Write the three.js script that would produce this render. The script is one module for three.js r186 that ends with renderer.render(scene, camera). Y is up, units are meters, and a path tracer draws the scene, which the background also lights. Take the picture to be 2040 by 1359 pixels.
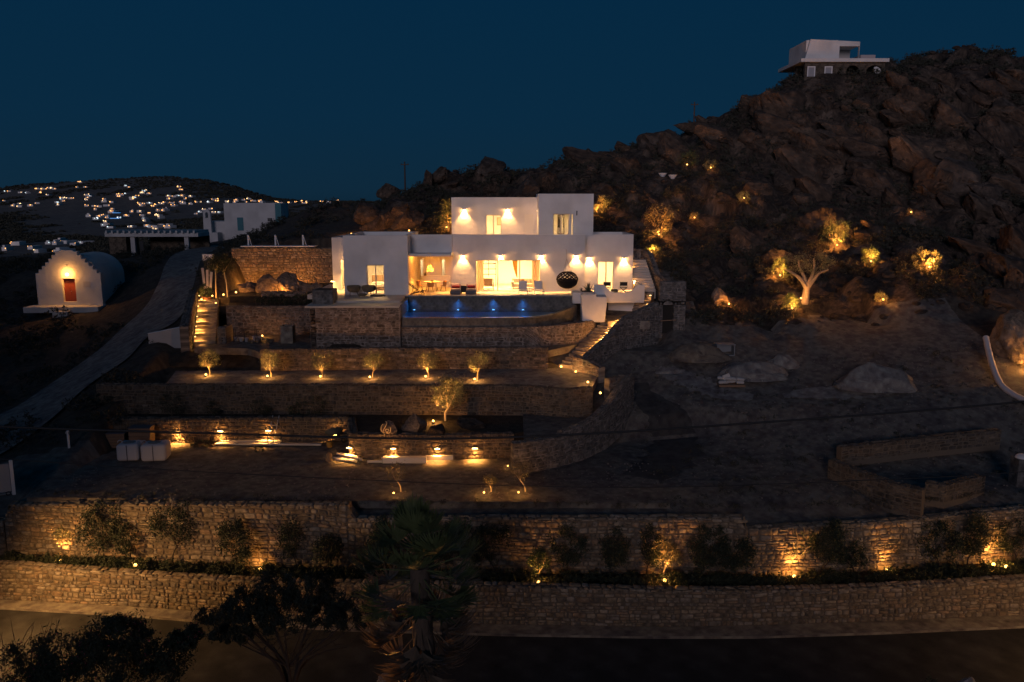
import * as THREE from 'three';
import { mergeGeometries } from 'three/addons/utils/BufferGeometryUtils.js';
import { RoundedBoxGeometry } from 'three/addons/geometries/RoundedBoxGeometry.js';
import { ImprovedNoise } from 'three/addons/math/ImprovedNoise.js';

/* ------------------------------------------------------------------ camera, sky, afterglow, exposure */
const scene = new THREE.Scene();
const EYE = 7.45, PITCH = Math.atan(285 / 1640), FOCAL = 1640;      // eye height above the villa terrace (terrace = 0 m)
const camera = new THREE.PerspectiveCamera(2 * Math.atan(679.5 / FOCAL) * 180 / Math.PI, 2040 / 1359, 0.5, 6000);
camera.position.set(0, EYE, 0);
camera.rotation.set(-PITCH, 0, 0);
const renderer = new THREE.WebGLRenderer({ antialias: true });
renderer.toneMapping = THREE.LinearToneMapping;
renderer.toneMappingExposure = 1;
renderer.shadowMap.enabled = true;

{ // dusk sky: an even blue that thins to a greyer blue at the horizon
  const w = 128, h = 256, d = new Float32Array(w * h * 4);
  const stops = [[-90, .0030, .014, .028], [0, .0046, .0215, .043], [5, .0030, .0225, .051], [14, .0016, .0212, .053], [35, .0012, .017, .043], [90, .0010, .012, .033]];
  for (let j = 0; j < h; j++) {
    const e = (j + .5) / h * 180 - 90; let k = 0;
    while (k < stops.length - 2 && e > stops[k + 1][0]) k++;
    const a = stops[k], b = stops[k + 1], t = Math.min(1, Math.max(0, (e - a[0]) / (b[0] - a[0])));
    for (let i = 0; i < w; i++) { const o = (j * w + i) * 4; for (let c = 0; c < 3; c++) d[o + c] = a[c + 1] + (b[c + 1] - a[c + 1]) * t; d[o + 3] = 1; }
  }
  const sky = new THREE.DataTexture(d, w, h, THREE.RGBAFormat, THREE.FloatType);
  sky.mapping = THREE.EquirectangularReflectionMapping; sky.magFilter = sky.minFilter = THREE.LinearFilter; sky.needsUpdate = true;
  scene.background = sky; scene.environment = sky;
}
const afterglow = new THREE.DirectionalLight(new THREE.Color().setRGB(1, .86, 1.0), .62);   // the sun has set behind the photographer: a low, wide, soft glow
afterglow.position.set(-22, 21, 70); afterglow.target.position.set(0, 0, -50);
afterglow.castShadow = true; afterglow.shadow.radius = 34; afterglow.shadow.mapSize.set(2048, 2048);
Object.assign(afterglow.shadow.camera, { left: -90, right: 90, top: 60, bottom: -60, near: 1, far: 320 });
afterglow.position.sub(afterglow.target.position).setLength(160).add(afterglow.target.position);
scene.add(afterglow, afterglow.target);

/* ------------------------------------------------------------------ helpers */
let seed = 20240611;
const rnd = () => { seed |= 0; seed = seed + 0x6D2B79F5 | 0; let t = Math.imul(seed ^ seed >>> 15, 1 | seed); t = t + Math.imul(t ^ t >>> 7, 61 | t) ^ t; return ((t ^ t >>> 14) >>> 0) / 4294967296; };
const rr = (a, b) => a + (b - a) * rnd();
const pick = a => a[Math.floor(rnd() * a.length)];
const V = (x, y, z) => new THREE.Vector3(x, y, z);
const noise3 = new ImprovedNoise();
const N = (x, y, z = 0) => noise3.noise(x + 311.7, y + 173.3, z + 57.1);
const fbm = (x, y, z = 0, o = 4) => { let a = 0, s = 1, m = .5; for (let i = 0; i < o; i++) { a += N(x * s, y * s, z * s) * m; s *= 2.03; m *= .5; } return a; };
const clamp = (x, a, b) => Math.min(b, Math.max(a, x));
const sm = (a, b, x) => { const t = clamp((x - a) / (b - a), 0, 1); return t * t * (3 - 2 * t); };
const lerp = (a, b, t) => a + (b - a) * t;
const table = (t, x) => { if (x <= t[0][0]) return t[0][1]; for (let i = 1; i < t.length; i++) if (x <= t[i][0]) return lerp(t[i - 1][1], t[i][1], (x - t[i - 1][0]) / (t[i][0] - t[i - 1][0])); return t[t.length - 1][1]; };
// survey: a sighting (columns and rows of the 2040 x 1359 survey photograph) and a distance north, or a level, give a place in metres
const SP = Math.sin(PITCH), CP = Math.cos(PITCH);
const at = (px, py, d) => { const u = (px - 1020) / FOCAL, v = (py - 679.5) / FOCAL, t = d / (CP - v * SP); return V(u * t, EYE + t * (-SP - v * CP), -d); };
const onLevel = (px, py, y) => { const v = (py - 679.5) / FOCAL; return at(px, py, (EYE - y) / ((SP + v * CP) / (CP - v * SP))); };
const taken = new Map();
const numbered = n => { const k = taken.get(n) || 0; taken.set(n, k + 1); return k ? n + '_' + String(k).padStart(3, '0') : n; };
function tag(o, label, category, group, kind) { o.userData.label = label; o.userData.category = category; if (group) o.userData.group = group; o.userData.kind = kind || 'thing'; return o; }
function thing(name, label, category, p = V(0, 0, 0), turn = 0, group) {
  const o = new THREE.Group(); o.name = numbered(name); o.position.copy(p); o.rotation.y = turn; scene.add(o); return tag(o, label, category, group);
}
function part(name, geo, mat, parent) { const m = new THREE.Mesh(geo, mat); m.name = name; parent.add(m); return m; }
function single(name, geo, mat, label, category, group) { const m = new THREE.Mesh(geo, mat); m.name = numbered(name); scene.add(m); return tag(m, label, category, group); }
function structure(name, geo, mat, label) { const m = new THREE.Mesh(geo, mat); m.name = numbered(name); m.userData.kind = 'structure'; if (label) m.userData.label = label; scene.add(m); return m; }
function copy(o, label) { const c = o.clone(); c.name = numbered(o.name.replace(/_\d{3}$/, '')); c.userData = { ...o.userData }; if (label) c.userData.label = label; scene.add(c); return c; }
function metreUV(g) { // uv in metres, laid on by the way each face points
  if (!g.attributes.normal) g.computeVertexNormals();
  const p = g.attributes.position, n = g.attributes.normal, uv = new Float32Array(p.count * 2);
  for (let i = 0; i < p.count; i++) { const ax = Math.abs(n.getX(i)), ay = Math.abs(n.getY(i)), az = Math.abs(n.getZ(i));
    if (ay > ax && ay > az) { uv[2 * i] = p.getX(i); uv[2 * i + 1] = p.getZ(i); } else if (ax > az) { uv[2 * i] = p.getZ(i); uv[2 * i + 1] = p.getY(i); } else { uv[2 * i] = p.getX(i); uv[2 * i + 1] = p.getY(i); } }
  g.setAttribute('uv', new THREE.BufferAttribute(uv, 2)); return g;
}
const box = (x0, x1, y0, y1, z0, z1) => metreUV(new THREE.BoxGeometry(Math.abs(x1 - x0), Math.abs(y1 - y0), Math.abs(z1 - z0)).translate((x0 + x1) / 2, (y0 + y1) / 2, (z0 + z1) / 2));
const rbox = (x0, x1, y0, y1, z0, z1, r = .03, s = 2) => metreUV(new RoundedBoxGeometry(Math.abs(x1 - x0), Math.abs(y1 - y0), Math.abs(z1 - z0), s, r).translate((x0 + x1) / 2, (y0 + y1) / 2, (z0 + z1) / 2));
const cyl = (r0, r1, h, x = 0, y = 0, z = 0, s = 12) => new THREE.CylinderGeometry(r1, r0, h, s).translate(x, y + h / 2, z);
const ball = (r, x, y, z, s = 12) => new THREE.SphereGeometry(r, s, Math.max(6, s * .66 | 0)).translate(x, y, z);
const plain = g => { const k = g.index ? g.toNonIndexed() : g; for (const a of Object.keys(k.attributes)) if (!['position', 'normal', 'uv'].includes(a)) k.deleteAttribute(a); if (!k.attributes.uv) metreUV(k); return k; };
const join = list => mergeGeometries(list.map(plain));
function bar(a, b, r, s = 6) { const l = a.distanceTo(b), g = new THREE.CylinderGeometry(r, r, l, s); g.applyQuaternion(new THREE.Quaternion().setFromUnitVectors(V(0, 1, 0), b.clone().sub(a).normalize())); return g.translate((a.x + b.x) / 2, (a.y + b.y) / 2, (a.z + b.z) / 2); }
function limb(pts, r0, r1, s = 7) { // a tapered, bent limb
  const c = new THREE.CatmullRomCurve3(pts), n = Math.max(4, pts.length * 3), fr = c.computeFrenetFrames(n, false), pos = [], uv = [], idx = [];
  for (let i = 0; i <= n; i++) { const p = c.getPointAt(i / n), r = lerp(r0, r1, i / n);
    for (let j = 0; j <= s; j++) { const a = j / s * 6.2832, q = r * (1 + .12 * N(p.x * 9 + Math.cos(a), p.y * 9, p.z * 9 + Math.sin(a)));
      pos.push(p.x + q * (Math.cos(a) * fr.normals[i].x + Math.sin(a) * fr.binormals[i].x), p.y + q * (Math.cos(a) * fr.normals[i].y + Math.sin(a) * fr.binormals[i].y), p.z + q * (Math.cos(a) * fr.normals[i].z + Math.sin(a) * fr.binormals[i].z)); uv.push(j / s, i / n * 2); } }
  for (let i = 0; i < n; i++) for (let j = 0; j < s; j++) { const a = i * (s + 1) + j, b = a + s + 1; idx.push(a, a + 1, b, a + 1, b + 1, b); }
  const g = new THREE.BufferGeometry(); g.setAttribute('position', new THREE.Float32BufferAttribute(pos, 3)); g.setAttribute('uv', new THREE.Float32BufferAttribute(uv, 2)); g.setIndex(idx); g.computeVertexNormals(); return g;
}

/* ------------------------------------------------------------------ materials */
function tex(size, fn, srgb, rep = 1) {
  const d = new Uint8Array(size * size * 4);
  for (let j = 0; j < size; j++) for (let i = 0; i < size; i++) { const v = fn(i / size, j / size), o = (j * size + i) * 4; const c = v.length ? v : [v, v, v]; for (let k = 0; k < 3; k++) d[o + k] = clamp(c[k], 0, 1) * 255; d[o + 3] = 255; }
  const t = new THREE.DataTexture(d, size, size); t.wrapS = t.wrapT = THREE.RepeatWrapping; t.magFilter = THREE.LinearFilter; t.minFilter = THREE.LinearMipmapLinearFilter; t.generateMipmaps = true;
  if (srgb) t.colorSpace = THREE.SRGBColorSpace; t.repeat.set(rep, rep); t.needsUpdate = true; return t;
}
// tileable value noise
const hash2 = (x, y, z) => { const h = Math.sin(x * 127.1 + y * 311.7 + z * 74.7) * 43758.5453; return h - Math.floor(h); };
const tile = (u, v, f, o = 4, z = 0) => { let a = 0, m = .5, s = f; for (let i = 0; i < o; i++) { const x = u * s, y = v * s, X = Math.floor(x), Y = Math.floor(y), fx = x - X, fy = y - Y, wx = fx * fx * (3 - 2 * fx), wy = fy * fy * (3 - 2 * fy), h = (p, q) => hash2((X + p) % s, (Y + q) % s, z + i * 3.3);
  a += m * (lerp(lerp(h(0, 0), h(1, 0), wx), lerp(h(0, 1), h(1, 1), wx), wy) * 2 - 1); s *= 2; m *= .5; } return a; };
const grainMap = tex(256, (u, v) => .8 + .38 * tile(u, v, 5, 5) + .12 * (rnd() - .5), true, 1);
const bumpGrain = tex(256, (u, v) => .5 + .55 * tile(u, v, 9, 5, 3) + .12 * (rnd() - .5));
const dirtMap = tex(512, (u, v) => { const a = tile(u, v, 4, 5, 7), b = tile(u, v, 22, 4, 11); const k = .82 + .20 * a + .30 * b + .14 * (rnd() - .5); return [k, k * (.98 + .05 * b), k * (.96 - .06 * a)]; }, true, 1 / 7);
const dirtBump = tex(512, (u, v) => .5 + .5 * tile(u, v, 14, 5, 5) + .25 * (rnd() - .5), false, 1 / 3);
const plasterMap = tex(256, (u, v) => { const k = .95 + .10 * tile(u, v, 3, 5, 2) + .02 * (rnd() - .5); return [k, k, k * .995]; }, true, 1 / 4);
const plasterBump = tex(256, (u, v) => .5 + .5 * tile(u, v, 6, 5, 13), false, 1 / 1.4);
const asphaltMap = tex(512, (u, v) => .72 + .3 * tile(u, v, 6, 5, 19) + .3 * (rnd() - .5), true, 1 / 4);
const M = (r, g, b, rough = .9, o = {}) => { const m = new THREE.MeshStandardMaterial({ roughness: rough, ...o }); m.color.setRGB(r, g, b); return m; };
const glow = (r, g, b, k) => { const m = M(.8, .8, .8, .5); m.emissive.setRGB(r, g, b); m.emissiveIntensity = k; return m; };
const stony = (r, g, b) => M(r, g, b, .92, { map: grainMap, bumpMap: bumpGrain, bumpScale: .03 });
const paleStone = [[.37, .29, .20], [.43, .34, .23], [.31, .245, .17], [.46, .38, .28], [.34, .25, .16], [.27, .22, .165], [.39, .33, .26], [.41, .29, .19]].map(c => stony(...c));
const brownStone = [[.16, .125, .09], [.20, .155, .11], [.125, .10, .075], [.23, .18, .13], [.17, .12, .08], [.14, .115, .095]].map(c => stony(...c));
const houseStone = [[.25, .185, .145], [.17, .125, .095], [.31, .24, .19], [.22, .175, .145], [.35, .28, .225], [.27, .19, .14]].map(c => stony(...c));
const greyStone = [[.20, .185, .17], [.15, .14, .13], [.24, .22, .20], [.17, .16, .155]].map(c => stony(...c));
const mortarDark = M(.15, .117, .085, .95, { bumpMap: bumpGrain, bumpScale: .02 });
const mortarPale = M(.38, .315, .265, .95, { map: grainMap, bumpMap: bumpGrain, bumpScale: .02 });
const mortarGrey = M(.27, .245, .225, .95, { map: grainMap });
const plaster = M(.80, .785, .765, .85, { map: plasterMap, bumpMap: plasterBump, bumpScale: .012 });
const plasterDimmed = M(.68, .67, .66, .9, { map: plasterMap, bumpMap: plasterBump, bumpScale: .02 });  // villa whitewash with the dimmer light of outlying buildings put into its colour
const plasterIn = M(.80, .77, .70, .85);
const dirt = M(.195, .176, .160, .96, { map: dirtMap, bumpMap: dirtBump, bumpScale: .06 });
const rock = M(.165, .125, .098, .93, { map: tex(512, (u, v) => { const a = tile(u, v, 4, 5, 23), b = tile(u, v, 30, 3, 29); const k = .72 + .6 * a + .3 * b; return [k, k * .97, k * .93]; }, true, 1 / 5), bumpMap: dirtBump, bumpScale: .2 });
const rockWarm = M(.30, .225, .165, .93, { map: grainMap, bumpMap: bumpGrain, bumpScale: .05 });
const asphalt = M(.060, .056, .054, .93, { map: asphaltMap, bumpMap: dirtBump, bumpScale: .01 });
const concrete = M(.34, .30, .25, .9, { map: dirtMap, bumpMap: dirtBump, bumpScale: .015 });
const gravel = M(.29, .275, .265, .96, { map: dirtMap, bumpMap: dirtBump, bumpScale: .04 });
const soil = M(.052, .042, .032, .97, { map: dirtMap, bumpMap: dirtBump, bumpScale: .08 });
const bark = M(.16, .12, .085, .95, { bumpMap: bumpGrain, bumpScale: .02 });
const barkPale = M(.34, .28, .21, .95, { bumpMap: bumpGrain, bumpScale: .02 });
const barkDark = M(.055, .042, .034, .95);
const leafy = (r, g, b) => { const m = new THREE.MeshPhysicalMaterial({ roughness: .75, transmission: .3, thickness: 0, side: THREE.DoubleSide }); m.color.setRGB(r, g, b); return m; };
const olive = leafy(.19, .19, .105), leafGreen = leafy(.08, .115, .04), leafDark = leafy(.035, .05, .022), leafDry = leafy(.20, .16, .075), needle = leafy(.022, .035, .018), palmGreen = leafy(.085, .12, .035), palmDead = leafy(.17, .125, .08), scrubMat = leafy(.045, .045, .026);
const steel = M(.42, .42, .43, .45, { metalness: .7 }), darkMetal = M(.03, .028, .026, .6), whitePaint = M(.72, .72, .72, .6), blackRubber = M(.02, .02, .02, .7);
const wood = M(.22, .13, .075, .7), darkWood = M(.06, .042, .03, .75);
const glass = new THREE.MeshPhysicalMaterial({ roughness: .03, transmission: 1, thickness: 0, ior: 1.45 });
const WARM = [1, .41, .085], WARMER = [1, .36, .06];
const bulbWarm = glow(1, .48, .11, 7), bulbHot = glow(1, .70, .34, 9);
const colorOf = c => new THREE.Color().setRGB(...c);

/* ------------------------------------------------------------------ terrain */
const scrubland = M(.10, .08, .062, .96, { map: dirtMap, bumpMap: dirtBump, bumpScale: .1 });
const sightings = [ // column, row, distance: read off the ground the photograph shows
  [345, 520, 92], [0, 700, 68], [140, 614, 78], [0, 624, 82], [-150, 640, 80], [-150, 830, 56], [260, 600, 79],
  [0, 990, 40.3], [60, 935, 44], [150, 920, 45], [300, 960, 42], [600, 960, 42], [1000, 1000, 39.5], [1250, 950, 42.5], [1500, 950, 42], [1750, 1035, 37.6], [2000, 1005, 39], [2200, 960, 41],
  [1300, 850, 49], [1400, 760, 56], [1600, 860, 48], [1700, 770, 54], [1900, 850, 47.5], [2150, 850, 47], [1360, 690, 60], [1500, 690, 60], [1650, 650, 63], [1600, 612, 67], [1450, 610, 68], [1800, 650, 62], [2000, 680, 58], [2200, 650, 60],
  [1400, 555, 73], [1330, 520, 76], [1250, 482, 82], [1500, 455, 86], [1700, 520, 76], [1900, 520, 74], [1700, 355, 95], [1900, 350, 92], [2100, 330, 92], [1420, 385, 95], [1300, 360, 98],
  [500, 486, 80], [600, 470, 82], [700, 440, 88], [600, 424, 96], [700, 408, 102], [770, 394, 102], [900, 362, 104], [1100, 326, 107], [1280, 289, 110], [1440, 237, 112], [1550, 178, 112], [1610, 142, 111], [1700, 140, 112], [1850, 116, 112], [2040, 98, 112], [2300, 80, 112],
  [1440, 290, 128], [1800, 180, 128], [1100, 360, 125], [700, 430, 122], [2100, 160, 128],
  [300, 510, 100], [200, 520, 100], [100, 540, 90], [0, 560, 90], [-100, 560, 90], [300, 500, 130], [0, 520, 130], [500, 470, 125], [250, 500, 160], [700, 470, 165], [-200, 520, 160], [1300, 420, 165], [2000, 350, 165],
];
// the gravel road up the west side: its two edges
const roadWest = [[-200, 880, 51], [0, 825, 54], [97, 767, 58.5], [194, 699, 63.5], [240, 657, 68], [290, 610, 73], [315, 565, 78], [328, 530, 86], [345, 508, 96], [375, 497, 104], [430, 488, 114]].map(a => at(...a));
const roadEast = [[-200, 990, 41.5], [0, 905, 46.5], [97, 838, 50], [176, 767, 54.5], [252, 715, 58], [296, 670, 62], [350, 640, 64.5], [378, 588, 70], [392, 545, 79], [405, 517, 90], [420, 502, 100], [450, 493, 110]].map(a => at(...a));
const ctrl = sightings.map(a => at(...a)); for (const p of [...roadWest, ...roadEast]) ctrl.push(V(p.x, p.y - .14, p.z));
const tps = (() => { // thin-plate spline through the sighted ground points
  const n = ctrl.length, S = .02, K = (a, b) => { const r2 = ((a.x - b.x) ** 2 + (a.z - b.z) ** 2) * S * S; return r2 > 0 ? r2 * Math.log(r2) : 0; };
  const m = n + 3, A = [], B = new Float64Array(m);
  for (let i = 0; i < m; i++) { A.push(new Float64Array(m)); }
  for (let i = 0; i < n; i++) { for (let j = 0; j < n; j++) A[i][j] = K(ctrl[i], ctrl[j]); A[i][i] += .004; A[i][n] = A[n][i] = 1; A[i][n + 1] = A[n + 1][i] = ctrl[i].x * S; A[i][n + 2] = A[n + 2][i] = ctrl[i].z * S; B[i] = ctrl[i].y; }
  for (let k = 0; k < m; k++) { let p = k; for (let i = k + 1; i < m; i++) if (Math.abs(A[i][k]) > Math.abs(A[p][k])) p = i; [A[k], A[p]] = [A[p], A[k]]; [B[k], B[p]] = [B[p], B[k]];
    for (let i = k + 1; i < m; i++) { const f = A[i][k] / A[k][k]; if (f) { for (let j = k; j < m; j++) A[i][j] -= f * A[k][j]; B[i] -= f * B[k]; } } }
  for (let k = m - 1; k >= 0; k--) { for (let j = k + 1; j < m; j++) B[k] -= A[k][j] * B[j]; B[k] /= A[k][k]; }
  return (x, z) => { let y = B[n] + B[n + 1] * x * S + B[n + 2] * z * S; const q = { x, z }; for (let i = 0; i < n; i++) y += B[i] * K(q, ctrl[i]); return y; };
})();
const WALL_FOOT = [[-420, 1085], [0, 1107], [200, 1118], [500, 1128], [690, 1134], [800, 1139], [1100, 1143], [1400, 1144], [1487, 1150], [1542, 1150], [1700, 1140], [1850, 1130], [2040, 1117], [2400, 1088]];   // foot of the tall wall behind the planting strip
const WALL_TOP = [[-420, 1040], [14, 1040], [15, 1007], [695, 1008], [696, 1036], [1486, 1034], [1487, 1057], [1750, 1043], [2040, 1016], [2400, 985]];
// cell noise: rounded blocks with cracks between them
const cell = (x, y) => { const X = Math.floor(x), Y = Math.floor(y); let a = 9, b = 9, id = 0; for (let j = -1; j < 2; j++) for (let i = -1; i < 2; i++) { const h = Math.sin((X + i) * 127.1 + (Y + j) * 311.7) * 43758.5453, k = Math.sin((X + i) * 269.5 + (Y + j) * 183.3) * 24634.6345, fx = h - Math.floor(h), fy = k - Math.floor(k), dd = Math.hypot(X + i + fx - x, Y + j + fy - y); if (dd < a) { b = a; a = dd; id = fx; } else if (dd < b) b = dd; } return [a, b, id]; };
const carved = (x, d) => { // ground cut away under the villa and its terraces
  if (x > -26.3 && x < 12.5 && d > 56 && d < 79.6) { const left = x < -15;
    if (left) return d > 67.9 ? -.7 : d > 65.4 ? -1.5 : -3.6; if (d > 63.9) return -.8; if (d > 57) return -3.7; return -4.9; }
  return null;
};
const rockiness = (x, d) => Math.max(sm(10, 20, x) * sm(60, 70, d + Math.max(0, 26 - x) * .2), sm(84, 100, d) * sm(-30, -12, x), sm(-12, 0, x) * sm(76, 84, d));
const wallTopAt = p => { const d = -p.z; let py = 1030, y = 0; for (let i = 0; i < 3; i++) { const v = (py - 679.5) / FOCAL, t = d / (CP - v * SP); py = table(WALL_TOP, 1020 + FOCAL * p.x / t); y = at(1020, py, d).y; } return y; };
const footXZ = WALL_FOOT.map(([p, q]) => { const k = onLevel(p, q, -10.85); return [k.x, k.z]; });
function groundY(x, z, rough = true) {
  const d = -z; let y = tps(x, z);
  { const w = table(footXZ, x), k = sm(5, .5, w - z); if (k > 0) y = Math.min(y, lerp(y, wallTopAt({ x, z: w }) - .12, k)); }
  if (d > 37 && d < 63 && x > -25 && x < 32) y = Math.min(y, table([[37, -7.85], [46, -7.8], [50.6, -7.8], [52, -6.6], [57, -5], [63, -2]], d) + sm(8, 26, x) * 3.2 * sm(44, 54, d));
  const c = carved(x, d), k = rockiness(x, d) * (1 - .85 * sm(32, 36, x) * sm(50, 46, x) * sm(105, 108, d));
  if (x > 34 && x < 50 && d > 106 && d < 118) y = Math.min(y, 23.2);
  if (c !== null) { const e = Math.min(x + 26.3, 12.5 - x, d - 56, 79.6 - d); return lerp(y, Math.min(y, c), sm(0, 1.2, e)); }
  if (rough) {
    y += .22 * fbm(x * .35, z * .35) * (1 - k) * (x > 8 && d < 60 ? .3 : d > 46 ? 1 : .25);
    if (k > 0) { const w = fbm(x * .12, z * .12, 3) * .9, a = cell(x * .15 + w, d * .11 + w), b = cell(x * .4 + w, d * .3 - w); y += k * (1.7 * (a[2] - .5) + .9 * sm(0, .3, a[1] - a[0]) + .8 * (b[2] - .5) + .3 * sm(0, .25, b[1] - b[0]) + 2.6 * fbm(x * .07, z * .07, 9) + .9 * fbm(x * .4, z * .4, 4) - 1.2); }
  }
  return y;
}
{
  const wallLine = WALL_FOOT.map(([p, q]) => { const k = onLevel(p, q, -10.85); return [k.x, -k.z]; }), edge = x => table(wallLine, x) + .3;
  const x0 = -96, x1 = 96, d0 = 36.5, d1 = 170, s = .6, nx = Math.round((x1 - x0) / s), nz = Math.round((d1 - d0) / s), pos = [], uv = [], idx = [];
  for (let j = 0; j <= nz; j++) for (let i = 0; i <= nx; i++) { const x = x0 + i * s; const d = Math.max(d0 + j * s, edge(x)); pos.push(x, groundY(x, -d), -d); uv.push(x, -d); }
  const rocky = [], plainIdx = [], wild = [];
  for (let j = 0; j < nz; j++) for (let i = 0; i < nx; i++) { const a = j * (nx + 1) + i, b = a + nx + 1; { const X = x0 + i * s, D = d0 + j * s; (rockiness(X, D) > .45 ? rocky : (X < -17.5 && D > 45 + 4 * fbm(X * .2, D * .2) + Math.max(0, X + 26) * .8) || D > 76 || (X > 34 && D > 46) ? wild : plainIdx).push(a, a + 1, b, a + 1, b + 1, b); } }
  const g = new THREE.BufferGeometry(); g.setAttribute('position', new THREE.Float32BufferAttribute(pos, 3)); g.setAttribute('uv', new THREE.Float32BufferAttribute(uv, 2)); g.setIndex(plainIdx.concat(rocky, wild)); g.computeVertexNormals();
  g.addGroup(0, plainIdx.length, 0); g.addGroup(plainIdx.length, rocky.length, 1); g.addGroup(plainIdx.length + rocky.length, wild.length, 2);
  structure('terrain', g, [dirt, rock, scrubland]);
}
// near slope below the drone and an unseen hill added behind it to shade the lower terraces and the west
{
  const pos = [], uv = [], idx = [], nx = 90, nz = 60;
  for (let j = 0; j <= nz; j++) for (let i = 0; i <= nx; i++) { const x = -135 + i * 3, d = 32.2 - j * 2.2; const y = table([[-100, 17], [-60, 9.5], [-30, 2], [-12, -3], [0, -8], [15, -11.5], [26, -12.9], [32, -12.95], [33, -12.95]], d) + (d < 24 ? 1.2 * fbm(x * .07, d * .07, 5) : 0) + 25 * sm(-30, -66, x) * sm(2, -30, d); pos.push(x, y, -d); uv.push(x, d); }
  for (let j = 0; j < nz; j++) for (let i = 0; i < nx; i++) { const a = j * (nx + 1) + i, b = a + nx + 1; idx.push(a, b, a + 1, a + 1, b, b + 1); }
  const g = new THREE.BufferGeometry(); g.setAttribute('position', new THREE.Float32BufferAttribute(pos, 3)); g.setAttribute('uv', new THREE.Float32BufferAttribute(uv, 2)); g.setIndex(idx); g.computeVertexNormals();
  structure('slope_with_added_hill', g, scrubland);
}
// far land: valley floor and the long hill with the town
const ridgeRow = [[-700, 392], [-300, 384], [0, 380], [60, 369], [150, 363], [240, 357], [300, 353], [345, 352], [430, 359], [480, 371], [520, 385], [560, 396], [620, 402], [760, 403], [2600, 403]];
function farY(x, d) {
  const px = 1020 + FOCAL * x / (d * 1.005), ridge = at(1020, table(ridgeRow, px), 1500).y;
  return table([[150, -6], [180, -11], [300, -13], [500, -15], [800, -9], [1100, lerp(0, Math.max(0, ridge), .25)], [1500, ridge], [1900, ridge * .5 - 6], [3000, -40]], d) + 3.5 * fbm(x * .006, d * .006, 2) * sm(250, 700, d) * (1 - sm(1300, 1500, d)) + fbm(x * .02, d * .02, 8) * 2.2 * sm(1200, 1500, d);
}
{
  const pos = [], uv = [], idx = [], nd = 90, nx = 120;
  for (let j = 0; j <= nd; j++) { const d = 150 * Math.pow(20, j / nd); for (let i = 0; i <= nx; i++) { const x = (i / nx - .5) * 2.6 * d; pos.push(x, farY(x, d), -d); uv.push(x / 6, d / 6); } }
  for (let j = 0; j < nd; j++) for (let i = 0; i < nx; i++) { const a = j * (nx + 1) + i, b = a + nx + 1; idx.push(a, a + 1, b, a + 1, b + 1, b); }
  const g = new THREE.BufferGeometry(); g.setAttribute('position', new THREE.Float32BufferAttribute(pos, 3)); g.setAttribute('uv', new THREE.Float32BufferAttribute(uv, 2)); g.setIndex(idx); g.computeVertexNormals();
  structure('far_hills', g, dirt);
}

/* ------------------------------------------------------------------ rubble walls: each stone a piece of its own */
function pathOf(pts) { // walked from west to east; the face looks to the walker's south
  const c = pts.map(p => V(p.x, 0, p.z)), cum = [0]; for (let i = 1; i < c.length; i++) cum.push(cum[i - 1] + c[i].distanceTo(c[i - 1]));
  const L = cum[cum.length - 1];
  const q = s => { let i = 1; while (i < c.length - 1 && s > cum[i]) i++; return [i, clamp((s - cum[i - 1]) / (cum[i] - cum[i - 1]), 0, 1)]; };
  const dir = i => c[i].clone().sub(c[i - 1]).normalize();
  return { L, at: s => { const [i, t] = q(s), p = c[i - 1].clone().lerp(c[i], t); const d = dir(i); if (t > .5 && i < c.length - 1) d.lerp(dir(i + 1), t - .5); else if (t < .5 && i > 1) d.lerp(dir(i - 1), .5 - t); d.normalize(); return { p, n: V(-d.z, 0, d.x), d, i: i - 1 + t }; } };
}
function cellsIn(W, H, sw, sh, joint) { // roughly coursed rubble: wavering courses, stones of many widths, some split in two
  const cells = [], ph = rnd() * 50, wav = (x, y) => .5 * sh * N(x * .45 + ph, y * .9) + .22 * sh * N(x * 1.5, y * 1.6 + ph), add = (x0, x1, y0, y1) => {
    const j = joint / 2, mx = (x0 + x1) / 2, my = (y0 + y1) / 2, jx = Math.min(.22 * sh, (x1 - x0) * .14), jy = (y1 - y0) * .15;
    const raw = [[x0 + j, y0 + j], [mx, y0 + j], [x1 - j, y0 + j], [x1 - j, my], [x1 - j, y1 - j], [mx, y1 - j], [x0 + j, y1 - j], [x0 + j, my]];
    const poly = raw.map(([x, y], k) => { const inX = k === 2 || k === 3 || k === 4 ? -1 : k === 1 || k === 5 ? 0 : 1, inY = k < 3 ? 1 : k > 3 && k < 7 ? -1 : 0, corner = k % 2 === 0; return [clamp(x + inX * jx * rnd() * (corner ? 1 : .5), 0, W), clamp(y + inY * jy * rnd() * (corner ? 1 : .45) + (y > .02 && y < H - .02 ? wav(x, y) : 0), 0, H)]; });
    let area = 0; for (let k = 0; k < 8; k++) { const p = poly[k], q = poly[(k + 1) % 8]; area += (p[0] * q[1] - p[1] * q[0]) / 2; } if (area > sw * sh * .05) cells.push({ poly, area }); };
  const n = Math.max(1, Math.round(H / sh)), hs = Array.from({ length: n }, () => rr(.65, 1.4)), tot = hs.reduce((p, q) => p + q, 0); let y = 0;
  for (let r = 0; r < n; r++) { const h = H * hs[r] / tot; let x = 0; while (x < W - .001) { let w = sw * (rnd() < .2 ? rr(1.35, 1.9) : rnd() < .25 ? rr(.35, .6) : rr(.6, 1.3)); if (W - x - w < sw * .4) w = W - x; const k = rnd(); if (k < .24 && h > sh * .8) { const m = rr(.38, .62) * h; add(x, x + w, y, y + m); add(x, x + w, y + m, y + h); } else add(x, x + w, y, y + h); x += w; } y += h; }
  return cells;
}
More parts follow.
